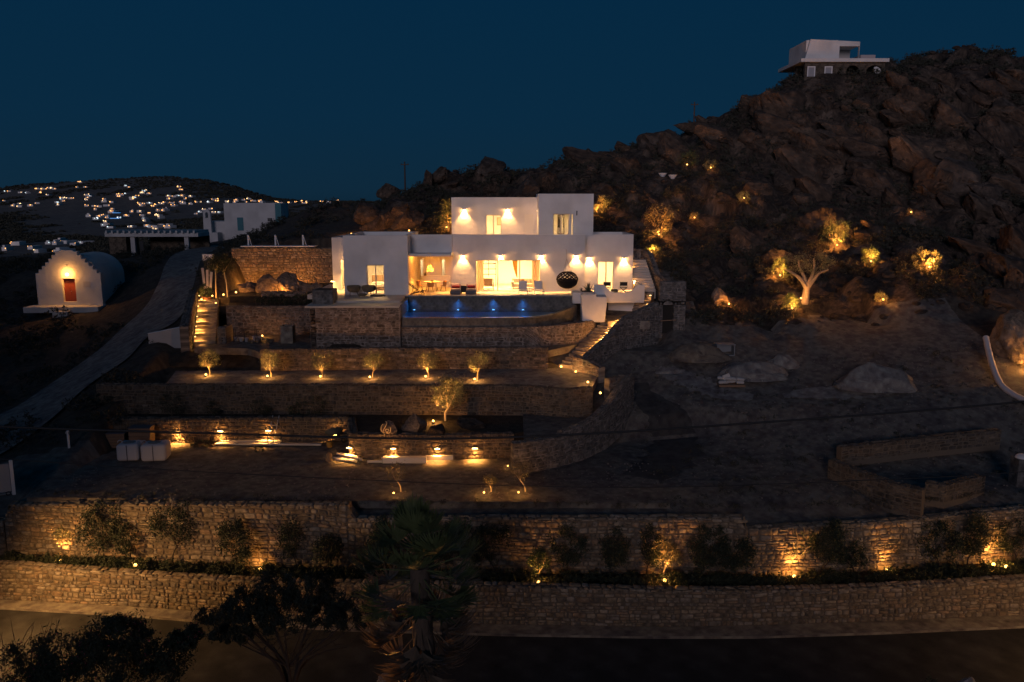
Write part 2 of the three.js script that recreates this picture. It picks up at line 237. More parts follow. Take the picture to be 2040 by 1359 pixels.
function stoneGeo(poly, place, proud, soften = .22) { // place(u, v, out) -> point
  const P = []; for (let i = 0; i < poly.length; i++) { const a = poly[i], b = poly[(i + 1) % poly.length]; P.push([lerp(a[0], b[0], soften), lerp(a[1], b[1], soften)], [lerp(a[0], b[0], 1 - soften), lerp(a[1], b[1], 1 - soften)]); }
  const n = P.length; let cx = 0, cy = 0; for (const p of P) { cx += p[0] / n; cy += p[1] / n; }
  const pos = [], uv = [], idx = [], put = (u, v, o) => { const q = place(u, v, o); pos.push(q.x, q.y, q.z); uv.push(u * .9 + cx * 7.3, v * .9 + cy * 5.1); };
  const tilt = [rr(-.12, .12), rr(-.12, .12)];
  for (const p of P) put(p[0], p[1], -.05);
  for (const p of P) put(lerp(cx, p[0], .97), lerp(cy, p[1], .97), proud * .55);
  for (const p of P) { const u = lerp(cx, p[0], .76), v = lerp(cy, p[1], .76); put(u, v, proud * rr(.85, 1.15) + (u - cx) * tilt[0] + (v - cy) * tilt[1]); }
  put(cx, cy, proud * rr(.95, 1.3));
  for (let i = 0; i < n; i++) { const j = (i + 1) % n; for (let r = 0; r < 2; r++) idx.push(r * n + i, r * n + j, r * n + n + i, r * n + j, r * n + n + j, r * n + n + i); idx.push(2 * n + i, 2 * n + j, 3 * n); }
  const g = new THREE.BufferGeometry(); g.setAttribute('position', new THREE.Float32BufferAttribute(pos, 3)); g.setAttribute('uv', new THREE.Float32BufferAttribute(uv, 2)); g.setIndex(idx); g.computeVertexNormals(); return g;
}
// pts: Vector3 list (x, z used); y0, y1: numbers or functions of the distance walked
function stoneWall(name, label, { pts, y0, y1, th = .5, sw = .42, sh = .26, mats = brownStone, mortar = mortarDark, parts = 300, group, joint = .022, proud = .045, cap = true, soften = .2 }) {
  const P = pathOf(pts), f0 = typeof y0 === 'function' ? y0 : () => y0, f1 = typeof y1 === 'function' ? s => y1(s, P.at(clamp(s, 0, P.L)).p) : () => y1;
  const o = thing(name, label, 'stone wall', V(0, 0, 0), 0, group);
  { // core
    const n = Math.max(2, Math.ceil(P.L / .5)), pos = [], uv = [], idx = [];
    for (let i = 0; i <= n; i++) { const s = P.L * i / n, q = P.at(s), a = q.p, b = q.p.clone().addScaledVector(q.n, -th), lo = f0(s) - .3, hi = f1(s); for (const [v, y] of [[a, lo], [a, hi], [b, hi], [b, lo]]) { pos.push(v.x, y, v.z); uv.push(s, y); } }
    for (let i = 0; i < n; i++) for (let k = 0; k < 3; k++) { const a = i * 4 + k, b = a + 4; idx.push(a, b, a + 1, a + 1, b, b + 1); }
    idx.push(0, 1, 2, 0, 2, 3); const e = n * 4; idx.push(e, e + 2, e + 1, e, e + 3, e + 2);
    const g = new THREE.BufferGeometry(); g.setAttribute('position', new THREE.Float32BufferAttribute(pos, 3)); g.setAttribute('uv', new THREE.Float32BufferAttribute(uv, 2)); g.setIndex(idx); const gg = g.toNonIndexed(); gg.computeVertexNormals(); part('core', gg, mortar, o);
  }
  let hMax = 0; for (let i = 0; i <= 60; i++) hMax = Math.max(hMax, f1(P.L * i / 60) - f0(P.L * i / 60));
  const stones = [];
  const facePlace = (s, t, out) => { const q = P.at(clamp(s, 0, P.L)); return V(q.p.x + q.n.x * out, f0(s) + t, q.p.z + q.n.z * out); };
  for (const c of cellsIn(P.L, hMax, sw, sh, joint)) {
    let poly = c.poly, cs = 0; for (const p of poly) cs += p[0] / poly.length; const s0 = cs - .2, s1 = cs + .2, h0 = f1(clamp(s0, 0, P.L)) - f0(clamp(s0, 0, P.L)), h1 = f1(clamp(s1, 0, P.L)) - f0(clamp(s1, 0, P.L)), sl = (h1 - h0) / .4, top = s => h0 + (s - s0) * sl - .01;
    const out = []; for (let i = 0; i < poly.length; i++) { const p = poly[i], q = poly[(i + 1) % poly.length], u = p[1] - top(p[0]), v = q[1] - top(q[0]); if (u <= 0) out.push(p); if ((u < 0) !== (v < 0)) { const t = u / (u - v); out.push([lerp(p[0], q[0], t), lerp(p[1], q[1], t)]); } }
    if (out.length < 3) continue; let area = 0; for (let i = 0; i < out.length; i++) { const p = out[i], q = out[(i + 1) % out.length]; area += (p[0] * q[1] - p[1] * q[0]) / 2; } if (area < sw * sh * .08) continue;
    const geo = stoneGeo(out, facePlace, proud * rr(.6, 1.3), soften), m = P.at(clamp(cs, 0, P.L)).p; stones.push({ geo, size: area / (m.x * m.x + m.z * m.z), mat: pick(mats) });
  }
  const caps = [];
  if (cap) for (const c of cellsIn(P.L, th + .06, sw * 1.25, th * .55, joint)) { let cs = 0; for (const p of c.poly) cs += p[0] / c.poly.length; const m = P.at(clamp(cs, 0, P.L)).p, lift = rr(0, .025); caps.push({ geo: stoneGeo(c.poly, (s, t, out) => { const q = P.at(clamp(s, 0, P.L)); return V(q.p.x - q.n.x * (t - .03), f1(s) + out + lift, q.p.z - q.n.z * (t - .03)); }, proud * .8, soften), size: c.area / (m.x * m.x + m.z * m.z), mat: pick(mats) }); }
  for (const [list, nm, most] of [[stones, 'stone', parts], [caps, 'coping_stone', Math.round(parts * .35)]]) {
    list.sort((a, b) => b.size - a.size);
    list.slice(0, most).forEach(k => part(nm, k.geo, k.mat, o));
    const rest = list.slice(most); for (const m of mats) { const r = rest.filter(k => k.mat === m); if (r.length) part(nm === 'stone' ? 'small_stones' : 'small_coping_stones', mergeGeometries(r.map(k => k.geo)), m, o).userData.kind = 'stuff'; }
  }
  return o;
}
// a level sheet of ground between two lines of points (front west to east, back west to east), with a skirt so that it has thickness
function sheet(name, front, back, y, mat, thick = .25, label) {
  const s = new THREE.Shape([...front, ...back.slice().reverse()].map(p => new THREE.Vector2(p.x, -p.z)));
  const g = new THREE.ExtrudeGeometry(s, { depth: thick, bevelEnabled: false, curveSegments: 1 }).rotateX(-Math.PI / 2).translate(0, y - thick, 0);
  return structure(name, metreUV(g), mat, label);
}
const L = (y, ...a) => a.map(([px, py]) => onLevel(px, py, y));

/* road, pavement, roadside wall and the tall wall behind the planting strip */
const ROAD = -12.5, BED = -10.85, YARD = -7.75;
const kerb = L(ROAD + .12, [-420, 1190], [0, 1210], [250, 1224], [460, 1241], [700, 1254], [1000, 1263], [1300, 1268], [1500, 1268], [1750, 1260], [2040, 1247], [2400, 1225]);
const foot = L(ROAD + .12, [-420, 1172], [0, 1194], [250, 1208], [460, 1222], [700, 1234], [1000, 1244], [1300, 1249], [1500, 1246], [1750, 1238], [2040, 1225], [2400, 1200]);
const bedBack = WALL_FOOT.map(([a, b]) => onLevel(a, b, BED));
{
  const near = [V(-130, 0, -27), V(130, 0, -27)];
  sheet('road', near, kerb.map(p => V(p.x * 1.0, 0, p.z)), ROAD, asphalt, .3);
  const kf = kerb.map(p => V(p.x, 0, p.z + .003)), kb = foot;
  sheet('pavement', kf, kb.map(p => V(p.x, 0, p.z - .4)), ROAD + .12, concrete, .2);
}
stoneWall('roadside_wall', 'long low rubble stone wall beside the road pavement', { pts: foot, y0: ROAD + .12, y1: s => -10.62 + .1 * Math.sin(s * .21) + (s > 60 ? 0 : 0), th: .55, sw: .36, sh: .21, mats: paleStone, mortar: mortarDark, parts: 300, proud: .045 });
sheet('planting_bed', foot.map(p => V(p.x, 0, p.z - .5)), bedBack.map(p => V(p.x, 0, p.z - .2)), BED, soil, .6);
{
  const along = (a, b) => [a, ...Array.from({ length: 5 }, (_, i) => (a + (b - a) * (i + 1) / 6)), b].map(px => onLevel(px, table(WALL_FOOT, px), BED));
  const topAt = (s, p) => wallTopAt(p);
  const w = { y0: BED, th: .55, sw: .40, sh: .24, mats: paleStone, mortar: mortarDark, proud: .05 };
  stoneWall('garden_wall', 'tall end stretch of pale rubble wall with espaliered shrubs before it', { ...w, pts: along(16, 695.6), y1: topAt });
  stoneWall('garden_wall', 'middle stretch of rubble wall behind the fan palm, a step lower than the tall stretch', { ...w, pts: along(695.8, 1485.8), y1: topAt });
  stoneWall('garden_wall', 'curving stretch of rubble wall beyond the step, rising beside the dark yard', { ...w, pts: along(1486, 2330), y1: topAt });
  stoneWall('garden_wall', 'lower rubble wall running on past the end of the tall wall', { ...w, pts: along(-400, 14), y1: topAt, parts: 120 });
}
/* terraces under the villa, from the pool down to the yard */
const WB = L(-4.46, [520, 739], [620, 738], [800, 736], [1000, 735], [1092, 735]);
const WC = L(-6.33, [196, 824], [330, 825], [400, 825], [700, 826], [900, 827], [1050, 828], [1130, 836], [1180, 832]);
const WD = L(YARD, [172, 884], [400, 882], [600, 880], [693, 879]);
const WE = L(YARD, [697, 914], [800, 916], [900, 916], [1000, 914], [1024, 913]);
stoneWall('terrace_wall', 'long stone retaining wall of the terrace just below the pool', { pts: WB, y0: -4.46, y1: -2.98, th: .45, sw: .4, sh: .22, mats: brownStone.concat(houseStone), parts: 250 });
stoneWall('terrace_wall', 'long dark stone retaining wall below the path of six uplit trees', { pts: WC, y0: -6.33, y1: -4.42, th: .45, sw: .42, sh: .25, parts: 280 });
stoneWall('terrace_wall', 'low stone wall with four lamps behind the two bulk bags', { pts: WD, y0: YARD, y1: -6.2, th: .5, sw: .4, sh: .23, parts: 250 });
stoneWall('terrace_wall', 'low stone wall with lamps behind the long white panels', { pts: WE, y0: YARD, y1: -6.28, th: .5, sw: .4, sh: .25, parts: 250 });
{ // short return that joins the two low walls
  const a = WD[3], b = WE[0];
  stoneWall('terrace_wall', 'short return of the low wall, turned toward the boulders and the olive tree', { pts: [V(a.x + .02, 0, a.z), V(b.x + .02, 0, b.z + .02)], y0: YARD, y1: -6.22, th: .5, sw: .4, sh: .25, parts: 60 });
}
const back = (l, k) => l.map(p => V(p.x, 0, p.z - k));
sheet('terrace_pool_foot', [V(-23, 0, -58.6), V(-19, 0, -58.2), ...back(WB, .3)], [V(-23, 0, -64.2), V(-14.5, 0, -64.2), V(6.2, 0, -61.4)], -3.2, dirt, .5);
sheet('terrace_path', back(WC.slice(1), .3), [V(-23.5, 0, -56.3), ...back(WB, .2), V(6.4, 0, -57.4)], -4.46, gravel, .5);
sheet('terrace_olive', [...back(WD, .3), ...back(WE, .3)], back(WC, .2), -6.33, soil, .5);
sheet('yard', [V(-25, 0, -40.4), V(-8, 0, -39.9), V(8, 0, -39.6)], [V(-25, 0, -47), V(-23, 0, -50.6), V(-9.5, 0, -50.6), V(0, 0, -47.2), V(8, 0, -43)], YARD + .01, dirt, .4);

function groundHit(px, py, from = 44, to = 165) { for (let d = from; d < to; d += .35) { const p = at(px, py, d); if (p.y <= groundY(p.x, p.z)) return p.setY(groundY(p.x, p.z)); } return at(px, py, to); }
{ // gravel road
  const res = (l, n) => { const c = new THREE.CatmullRomCurve3(l); return Array.from({ length: n + 1 }, (_, i) => c.getPoint(i / n)); }, a = res(roadWest, 80), b2 = res(roadEast, 80), pos = [], uv = [], idx = [], K = 8;
  for (let i = 0; i <= 80; i++) for (let k = 0; k <= K; k++) { const p = a[i].clone().lerp(b2[i], k / K); pos.push(p.x, Math.max(p.y, groundY(p.x, p.z) + .03) + .015 * fbm(p.x * .5, p.z * .5), p.z); uv.push(p.x, p.z); }
  for (let i = 0; i < 80; i++) for (let k = 0; k < K; k++) { const m = i * (K + 1) + k, n = m + K + 1; idx.push(m, m + 1, n, m + 1, n + 1, n); }
  const g = new THREE.BufferGeometry(); g.setAttribute('position', new THREE.Float32BufferAttribute(pos, 3)); g.setAttribute('uv', new THREE.Float32BufferAttribute(uv, 2)); g.setIndex(idx); g.computeVertexNormals(); structure('gravel_road', g, gravel);
}

/* ------------------------------------------------------------------ the villa */
const villa = thing('villa', 'modern white flat-roofed villa with glowing glass doors above the pool', 'house');
function holed(x0, x1, y0, y1, zFront, th, holes = []) { // a wall with openings, its outer face at zFront
  const s = new THREE.Shape([new THREE.Vector2(x0, y0), new THREE.Vector2(x1, y0), new THREE.Vector2(x1, y1), new THREE.Vector2(x0, y1)]);
  for (const [a, b, c, d] of holes) s.holes.push(new THREE.Path([new THREE.Vector2(a, c), new THREE.Vector2(a, d), new THREE.Vector2(b, d), new THREE.Vector2(b, c)]));
  return metreUV(new THREE.ExtrudeGeometry(s, { depth: th, bevelEnabled: false }).translate(0, 0, zFront - th));
}
const wallP = (g, n = 'wall', m = plaster) => part(n, g, m, villa);
const floorTile = M(.62, .55, .47, .7, { map: plasterMap }), floorIn = M(.55, .47, .37, .6);
// bedroom wing at the west
wallP(holed(-13.07, -8.08, -.3, 4.6, -64, .3, [[-11.31, -9.96, .04, 2.32]]));
wallP(box(-13.07, -12.77, -.3, 4.6, -71.5, -64.302)); wallP(box(-8.38, -8.08, -.3, 4.6, -71.5, -64.302)); wallP(box(-12.768, -8.382, -.3, 4.6, -71.5, -71.2));
wallP(box(-12.768, -8.382, 3.1, 4.05, -71.198, -64.302), 'roof'); wallP(box(-12.768, -8.382, 0, .03, -71.198, -64.302), 'floor', floorIn);
// porch block further back
wallP(holed(-14.6, -13.075, 0, 4.3, -67, .3, [[-13.95, -13.25, .06, 2.5]])); wallP(box(-14.6, -14.3, 0, 4.3, -71.5, -67.302)); wallP(box(-14.298, -13.075, 0, 4.3, -71.5, -71.2)); wallP(box(-14.298, -13.075, 3.1, 4.0, -71.198, -67.302), 'roof');
// dining loggia: a low slab over an open room
wallP(box(-8.077, -4.775, 2.95, 3.16, -70.2, -64.5), 'roof'); wallP(box(-8.077, -4.775, 3.162, 4.58, -66.3, -66));
{ const a = at(836, 516, 70), b = at(844, 552, 70), c = at(879, 516, 70), d = at(887, 552, 70);
  wallP(holed(-8.077, -4.775, 0, 2.95, -70.2, .3, [[a.x, b.x, b.y, a.y], [c.x, d.x, d.y, c.y]]), 'wall', plasterIn); }
wallP(box(-4.98, -4.775, 0, 2.95, -70.2, -66.5), 'wall', plasterIn);
wallP(box(-8.077, -4.9, 3.3, 3.45, -71.3, -66.302), 'roof');
// living room
wallP(holed(-4.772, 5.85, -.3, 4.58, -66.2, .3, [[-2.94, 2.30, .03, 2.55]]));
wallP(box(-4.772, -4.472, -.3, 3.9, -72.5, -66.502)); wallP(box(5.55, 5.85, -.3, 3.9, -72.5, -66.502)); wallP(box(-4.47, 5.548, -.3, 3.9, -72.5, -72.2), 'wall', plasterIn);
wallP(box(-4.47, 5.548, 2.95, 3.9, -72.198, -66.502), 'roof'); wallP(box(-4.47, 5.548, -.1, .03, -72.198, -66.502), 'floor', floorIn);
// east room
wallP(holed(5.853, 9.9, -.3, 4.53, -67.5, .3, [[7.03, 8.34, .04, 2.33]]));
wallP(box(9.6, 9.9, -.3, 4.53, -72.5, -67.802)); wallP(box(5.853, 9.598, -.3, 4.53, -72.5, -72.2)); wallP(box(5.853, 9.598, 2.95, 4.0, -72.198, -67.802), 'roof'); wallP(box(5.853, 9.598, -.1, .03, -72.198, -67.802), 'floor', floorIn);
// upper floor
wallP(holed(-5.16, 2.3, 3.5, 7.51, -71, .3, [[-2.23, -.9, 3.93, 6.04], [1.07, 1.84, 3.93, 6.08]]));
wallP(box(-5.16, -4.86, 3.5, 7.51, -76.5, -71.302)); wallP(box(-4.858, 2.3, 3.5, 7.51, -76.5, -76.2)); wallP(box(-4.858, 2.3, 6.6, 7.1, -76.198, -71.302), 'roof'); wallP(box(-4.858, 2.3, 3.902, 3.95, -76.198, -71.302), 'floor', floorIn);
wallP(holed(2.45, 6.65, 3.5, 7.79, -68, .3, [[3.36, 4.67, 3.93, 6.18], [4.86, 4.97, 3.93, 6.15]]));
wallP(box(2.15, 2.45, 3.5, 7.79, -75, -68)); wallP(box(6.35, 6.65, 3.5, 7.79, -75, -68.302)); wallP(box(2.452, 6.348, 3.5, 7.79, -75, -74.7)); wallP(box(2.452, 6.348, 6.6, 7.3, -74.698, -68.302), 'roof'); wallP(box(2.452, 6.348, 3.902, 3.95, -74.698, -68.302), 'floor', floorIn);
part('rain_spout', join([box(5.25, 5.33, 6.05, 6.42, -67.998, -67.93), box(5.25, 5.33, 6.34, 6.42, -67.93, -67.8)]), darkMetal, villa);
part('closed_door', box(1.075, 1.835, 3.96, 6.07, -71.12, -71.06), plasterIn, villa);
// doors and windows: frame, leaves, panes
const frameMat = M(.55, .47, .38, .5);
function glazing(x0, x1, y0, y1, z, bars, name = 'sliding_door') {
  const w = part(name, join([box(x0, x0 + .06, y0, y1, z - .07, z), box(x1 - .06, x1, y0, y1, z - .07, z), box(x0 + .06, x1 - .06, y1 - .06, y1, z - .07, z), box(x0 + .06, x1 - .06, y0, y0 + .04, z - .07, z), ...bars.map(b => box(b - .045, b + .045, y0 + .04, y1 - .06, z - .065, z - .005))]), frameMat, villa);
  const xs = [x0 + .06, ...bars.flatMap(b => [b - .045, b + .045]), x1 - .06];
  for (let i = 0; i < xs.length; i += 2) part('pane', box(xs[i], xs[i + 1], y0 + .04, y1 - .06, z - .04, z - .032), glass, w);
}
glazing(-11.31, -9.96, .04, 2.32, -64.12, [-10.62]);
glazing(-2.94, 2.30, .03, 2.55, -66.34, [-1.15, .62]);
glazing(7.03, 8.34, .04, 2.33, -67.62, [7.72]);
glazing(-2.23, -.9, 3.93, 6.04, -71.12, [-1.58]);
glazing(3.36, 4.67, 3.93, 6.18, -68.12, [4.02]);
{ const a = at(836, 516, 70), b = at(844, 552, 70), c = at(879, 516, 70), d = at(887, 552, 70); glazing(a.x, b.x, b.y, a.y, -70.05, [], 'slit_window'); glazing(c.x, d.x, d.y, c.y, -70.05, [], 'slit_window'); }
// room lights: ceiling panels that glow, each with the light it gives
function ceilingPanel(x, y, z, w, d, I, c) {
  const p = part('ceiling_light', box(x - w / 2, x + w / 2, y - .02, y, z - d / 2, z + d / 2), glow(...c, 3), villa);
  const l = new THREE.RectAreaLight(colorOf(c), I, w, d); l.position.set(x, y - .03, z); l.rotation.x = -Math.PI / 2; l.name = 'ceiling_light'; villa.add(l); return p;
}
ceilingPanel(-10.6, 3.098, -67, 1.2, 1.2, 74, [1, .62, .24]);
ceilingPanel(-13.7, 3.098, -68.6, .5, .8, 91, [1, .56, .18]);
ceilingPanel(-2.9, 2.948, -69.0, 1.2, 1.4, 144, [1, .62, .24]); ceilingPanel(.4, 2.948, -69.0, 1.4, 1.4, 76, [1, .64, .26]); ceilingPanel(3.6, 2.948, -69.0, 1.2, 1.4, 67, [1, .62, .24]);
ceilingPanel(7.7, 2.948, -70, 1.2, 1.2, 74, [1, .60, .22]);
ceilingPanel(-1.6, 6.598, -73.2, 1.2, 1.2, 79, [1, .64, .26]); ceilingPanel(4.0, 6.598, -71, 1.2, 1.2, 42, [1, .62, .24]);
ceilingPanel(-6.45, 2.948, -68.3, .9, .5, 17, [1, .40, .055]);
// lit kitchen passage behind the slit windows of the loggia
wallP(box(-8.077, -4.775, 0, 3.0, -71.3, -71.1), 'wall', plasterIn);
ceilingPanel(-6.45, 2.94, -70.65, 2.6, .3, 15, [1, .74, .40]);
// curtains (hanging folds of cloth), inside the living room
const linen = new THREE.MeshPhysicalMaterial({ roughness: .95, transmission: .35, thickness: 0, side: THREE.DoubleSide }); linen.color.setRGB(.62, .40, .24);
function curtain(x0, x1, y0, y1, z, mat, waves, group, label) {
  const n = 60, g = new THREE.PlaneGeometry(x1 - x0, y1 - y0, n, 6), p = g.attributes.position; for (let i = 0; i < p.count; i++) p.setZ(i, .05 * Math.sin((p.getX(i) - x0) * waves) + .02 * Math.sin(p.getX(i) * 31)); g.translate((x0 + x1) / 2, (y0 + y1) / 2, z); g.computeVertexNormals();
  const c = thing('curtain', label, 'curtain', V(0, 0, 0), 0, group); part('cloth', g, mat, c); part('rail', box(x0 - .03, x1 + .03, y1, y1 + .03, z - .03, z + .03), steel, c); return c;
}
curtain(-2.88, -2.30, .05, 2.60, -66.75, linen, 46, 'curtains of the living room', 'linen curtain gathered beside the dark shelf unit in the living room');
curtain(1.62, 2.22, .05, 2.60, -66.75, linen, 46, 'curtains of the living room', 'linen curtain gathered beside the sofa in the living room');
const saffron = leafy(.7, .42, .05);
{ const s = new THREE.Shape([new THREE.Vector2(0, 2.5), new THREE.Vector2(.42, 2.5), new THREE.Vector2(.42, .95), new THREE.Vector2(.30, 1.2), new THREE.Vector2(.12, 1.8)]); const g = new THREE.ExtrudeGeometry(s, { depth: .03, bevelEnabled: true, bevelSize: .01, bevelThickness: .02, bevelSegments: 2 }).translate(.02, 0, -67.3); single('drape', g, saffron, 'yellow cloth drape gathered at one side in the living room', 'drape'); }
// terrace floors, pool, plinths
const PW = -1.05;                       // water level
const poolFront = [V(-7.97, 0, -59), V(-3, 0, -59), V(0, 0, -59.15), V(1.6, 0, -59.5), V(3.0, 0, -60.2), V(4.1, 0, -61.1), V(4.75, 0, -62.1)];
{
  const terrace = thing('terrace', 'pale paved terrace in front of the villa doors', 'terrace');
  part('paving', join([box(-14.45, -8.25, -.35, -.004, -64, -60.2), box(-8.248, 4.84, -.45, -.004, -72, -63.31), box(4.842, 10.2, -.45, -.004, -72, -63.3), box(-16, -13.08, -.35, .0, -72, -64.002), box(-14.75, -8.05, -.25, -.14, -60.198, -58.1)]), floorTile, terrace);
  for (let i = 0; i < 11; i++) part('slab', rbox(-8.2 + i * 1.185, -8.2 + (i + 1) * 1.185 - .008, -.003, .035, -64.1, -63.06, .01, 1), floorTile, terrace);
  const tileDark = M(.14, .125, .105, .5, { map: grainMap }), tileBlue = M(.30, .42, .50, .35);
  const pool = thing('swimming_pool', 'infinity pool with blue underwater lamps below the terrace', 'pool');
  part('back_wall', box(-8.25, 4.86, -2.4, -.008, -63.3, -63.102), tileDark, pool);
  part('side_wall', box(-8.25, -8.0, -2.4, -.15, -63.1, -58.9), tileDark, pool);
  const sh = new THREE.Shape([V(-8.0, 0, -63.1), ...poolFront, V(4.85, 0, -63.1)].map(p => new THREE.Vector2(p.x, -p.z)));
  part('basin_floor', metreUV(new THREE.ExtrudeGeometry(sh, { depth: .2, bevelEnabled: false }).rotateX(-Math.PI / 2).translate(0, -2.5, 0)), tileBlue, pool);
  { // overflow wall: follows the curved front
    const P = pathOf(poolFront), n = 40, pos = [], idx = [];
    for (let i = 0; i <= n; i++) { const q = P.at(P.L * i / n), rise = sm(.72, 1, i / n) * .5, a = q.p.clone().addScaledVector(q.n, .22); for (const [v, y] of [[a, -1.78 + rise * .4], [a, PW - .03 + rise], [q.p, PW + .004 + rise], [q.p, -2.4]]) pos.push(v.x, y, v.z); }
    for (let i = 0; i < n; i++) for (let k = 0; k < 3; k++) { const a = i * 4 + k, b = a + 4; idx.push(a, b, a + 1, a + 1, b, b + 1); }
    const e = n * 4; idx.push(0, 1, 2, 0, 2, 3, e, e + 2, e + 1, e, e + 3, e + 2);
    const g = new THREE.BufferGeometry(); g.setAttribute('position', new THREE.Float32BufferAttribute(pos, 3)); g.setIndex(idx); const gg = g.toNonIndexed(); gg.computeVertexNormals(); part('overflow_wall', metreUV(gg), tileDark, pool);
  }
  const wn = tex(128, (u, v) => .5 + .5 * tile(u, v, 7, 4, 31), false, 1 / 1.6);
  const water = new THREE.MeshPhysicalMaterial({ roughness: .02, transmission: 1, thickness: 1.2, ior: 1.33, attenuationColor: new THREE.Color().setRGB(.35, .72, .95), attenuationDistance: 4, bumpMap: wn, bumpScale: .008 });
  const body = new THREE.Shape([V(-7.985, 0, -63.09), ...poolFront.map(p => V(Math.max(-7.985, p.x - .012), 0, p.z - .012)), V(4.78, 0, -63.09)].map(p => new THREE.Vector2(p.x, -p.z)));
  part('water', metreUV(new THREE.ExtrudeGeometry(body, { depth: 1.28, bevelEnabled: false }).rotateX(-Math.PI / 2).translate(0, PW - 1.28, 0)), water, pool);
  const blue = glow(.16, .5, 1, 7);
  for (const px of [825, 913, 983, 1042]) { const p = at(px, 619, 63.1); const l = thing('pool_lamp', 'round blue underwater lamp set in the pool back wall', 'lamp', V(p.x, PW - .10, -63.1), 0, 'blue lamps in the pool wall');
    part('bezel', new THREE.TorusGeometry(.11, .025, 6, 16), steel, l); part('bulb', ball(.095, 0, 0, -.01, 12), blue, l); const li = new THREE.SpotLight(colorOf([.02, .22, 1]), px === 825 ? 9 : 28, 0, 1.1, .6, 2); li.position.z = .12; li.target.position.set(0, -.7, 1.2); li.shadow.radius = 4; l.add(li, li.target); }
}
// stone bastion under the terrace, and the wall that carries the pool
stoneWall('bastion_wall', 'tall stone retaining wall under the terrace beside the pool', { pts: [V(-14.42, 0, -58.25), V(-8.02, 0, -58.25)], y0: -3.25, y1: -.255, th: .6, sw: .42, sh: .22, mats: houseStone, mortar: mortarPale, parts: 300, joint: .045, proud: .02, soften: .3, cap: false });
stoneWall('bastion_wall', 'stone side of the bastion facing the garden stairs', { pts: [V(-14.45, 0, -64), V(-14.45, 0, -58.25)], y0: -3.25, y1: -.36, th: .4, sw: .42, sh: .22, mats: houseStone, mortar: mortarPale, parts: 60, joint: .045, proud: .02, cap: false });
stoneWall('pool_wall', 'curved stone wall that carries the pool, sweeping round to the stairs', { pts: [V(-8.0, 0, -58.6), V(-3, 0, -58.55), V(0, 0, -58.7), V(1.9, 0, -59.0), V(3.6, 0, -59.6), V(5.2, 0, -60.5), V(6.3, 0, -61.6)], y0: s => -3.25 - 1.35 * sm(8.5, 11, s), y1: s => -1.74 + .05 * sm(9, 15, s), th: .8, sw: .42, sh: .22, mats: houseStone, mortar: mortarPale, parts: 300, joint: .045, proud: .02, soften: .3 });
{ // stone planter block at the corner of the terrace
  const b = thing('planter_block', 'square grey stone planter at the outer corner of the terrace', 'planter', at(648, 612, 59.2).setY(-.14));
  part('block', metreUV(new RoundedBoxGeometry(1.5, 1.0, 1.6, 2, .04).translate(-.2, .5, -.9)), greyStone[2], b); part('earth', box(-.75, .35, .99, 1.02, -1.5, -.3), soil, b);
}
// white curved parapet with balcony and the white buttress beside the pool
{
  const w = thing('balcony_parapet', 'white parapet with a deep concave dip before the two director chairs', 'parapet');
  const s = new THREE.Shape(); s.moveTo(6.36, -.38); s.lineTo(10.17, -.38); s.lineTo(10.17, .84); s.lineTo(9.6, .84); s.quadraticCurveTo(9.2, .26, 8.6, .24); s.lineTo(7.95, .24); s.quadraticCurveTo(7.5, .3, 7.05, .86); s.lineTo(6.36, .86); s.closePath();
  part('parapet', metreUV(new THREE.ExtrudeGeometry(s, { depth: .22, bevelEnabled: true, bevelSize: .025, bevelThickness: .025, bevelSegments: 2, curveSegments: 14 }).translate(0, 0, -63.2)), plaster, w);
  part('side', rbox(9.95, 10.19, -.38, .82, -66.5, -63.22, .03), plaster, w);
  part('soffit', box(6.4, 10.17, -.5, -.39, -66, -63.02), plaster, w);
  part('recess_wall', box(7.1, 10.3, -1.55, -.5, -65.9, -65.6), plaster, w);
  part('recess_door', rbox(7.22, 7.72, -1.5, -.55, -65.6, -65.54, .01), darkWood, w);
  const b = thing('buttress', 'white plastered stepped buttress between pool and stairs', 'buttress');
  const t = new THREE.Shape(); t.moveTo(5.35, -1.75); t.lineTo(6.95, -1.75); t.lineTo(7.1, -.42); t.lineTo(7.1, .1); t.lineTo(6.3, .1); t.lineTo(6.3, .3); t.lineTo(5.25, .22); t.closePath();
  part('body', metreUV(new THREE.ExtrudeGeometry(t, { depth: 1.5, bevelEnabled: true, bevelSize: .04, bevelThickness: .04, bevelSegments: 2 }).translate(0, 0, -63)), plaster, b);
  part('low_wall', rbox(4.62, 5.3, -.5, .34, -64.1, -62.4, .06, 3), plaster, b);
  part('trough', rbox(5.3, 6.34, -.4, .3, -64.2, -63.05, .04), plaster, b);
  part('earth', box(5.4, 6.25, .29, .32, -64.1, -63.2), soil, b);
}
// lamps on the walls
function wallLamp(x, y, z, label, I = 75, turn = 0) {
  const l = thing('wall_lamp', label, 'lamp', V(x, y, z), turn, 'wall lamps of the villa');
  part('bracket', box(-.05, .05, -.02, .06, 0, .05), whitePaint, l);
  part('shade', new THREE.LatheGeometry([[0, .10], [.05, .10], [.10, -.04]].map(a => new THREE.Vector2(...a)), 14).translate(0, 0, .10).scale(.75, 1, .75), whitePaint, l);
  part('bulb', ball(.04, 0, -.02, .075, 10), bulbHot, l);
  const s = new THREE.SpotLight(colorOf([1, .47, .15]), I, 0, .80, .35, 2); s.position.set(0, -.075, .075); s.target.position.set(0, -2, .075); s.shadow.radius = 2; l.add(s, s.target);
  const f = new THREE.PointLight(colorOf([1, .45, .13]), I * .03); f.position.set(0, -.06, .13); l.add(f);
}
[[-3.94, 'beside the loggia'], [-.88, 'above the sliding doors'], [2.33, 'at the end of the sliding doors'], [5.14, 'beside the hanging chair']].forEach(([x, t]) => wallLamp(x, 2.95, -66.19, 'small white wall lamp ' + t + ' on the ground floor'));
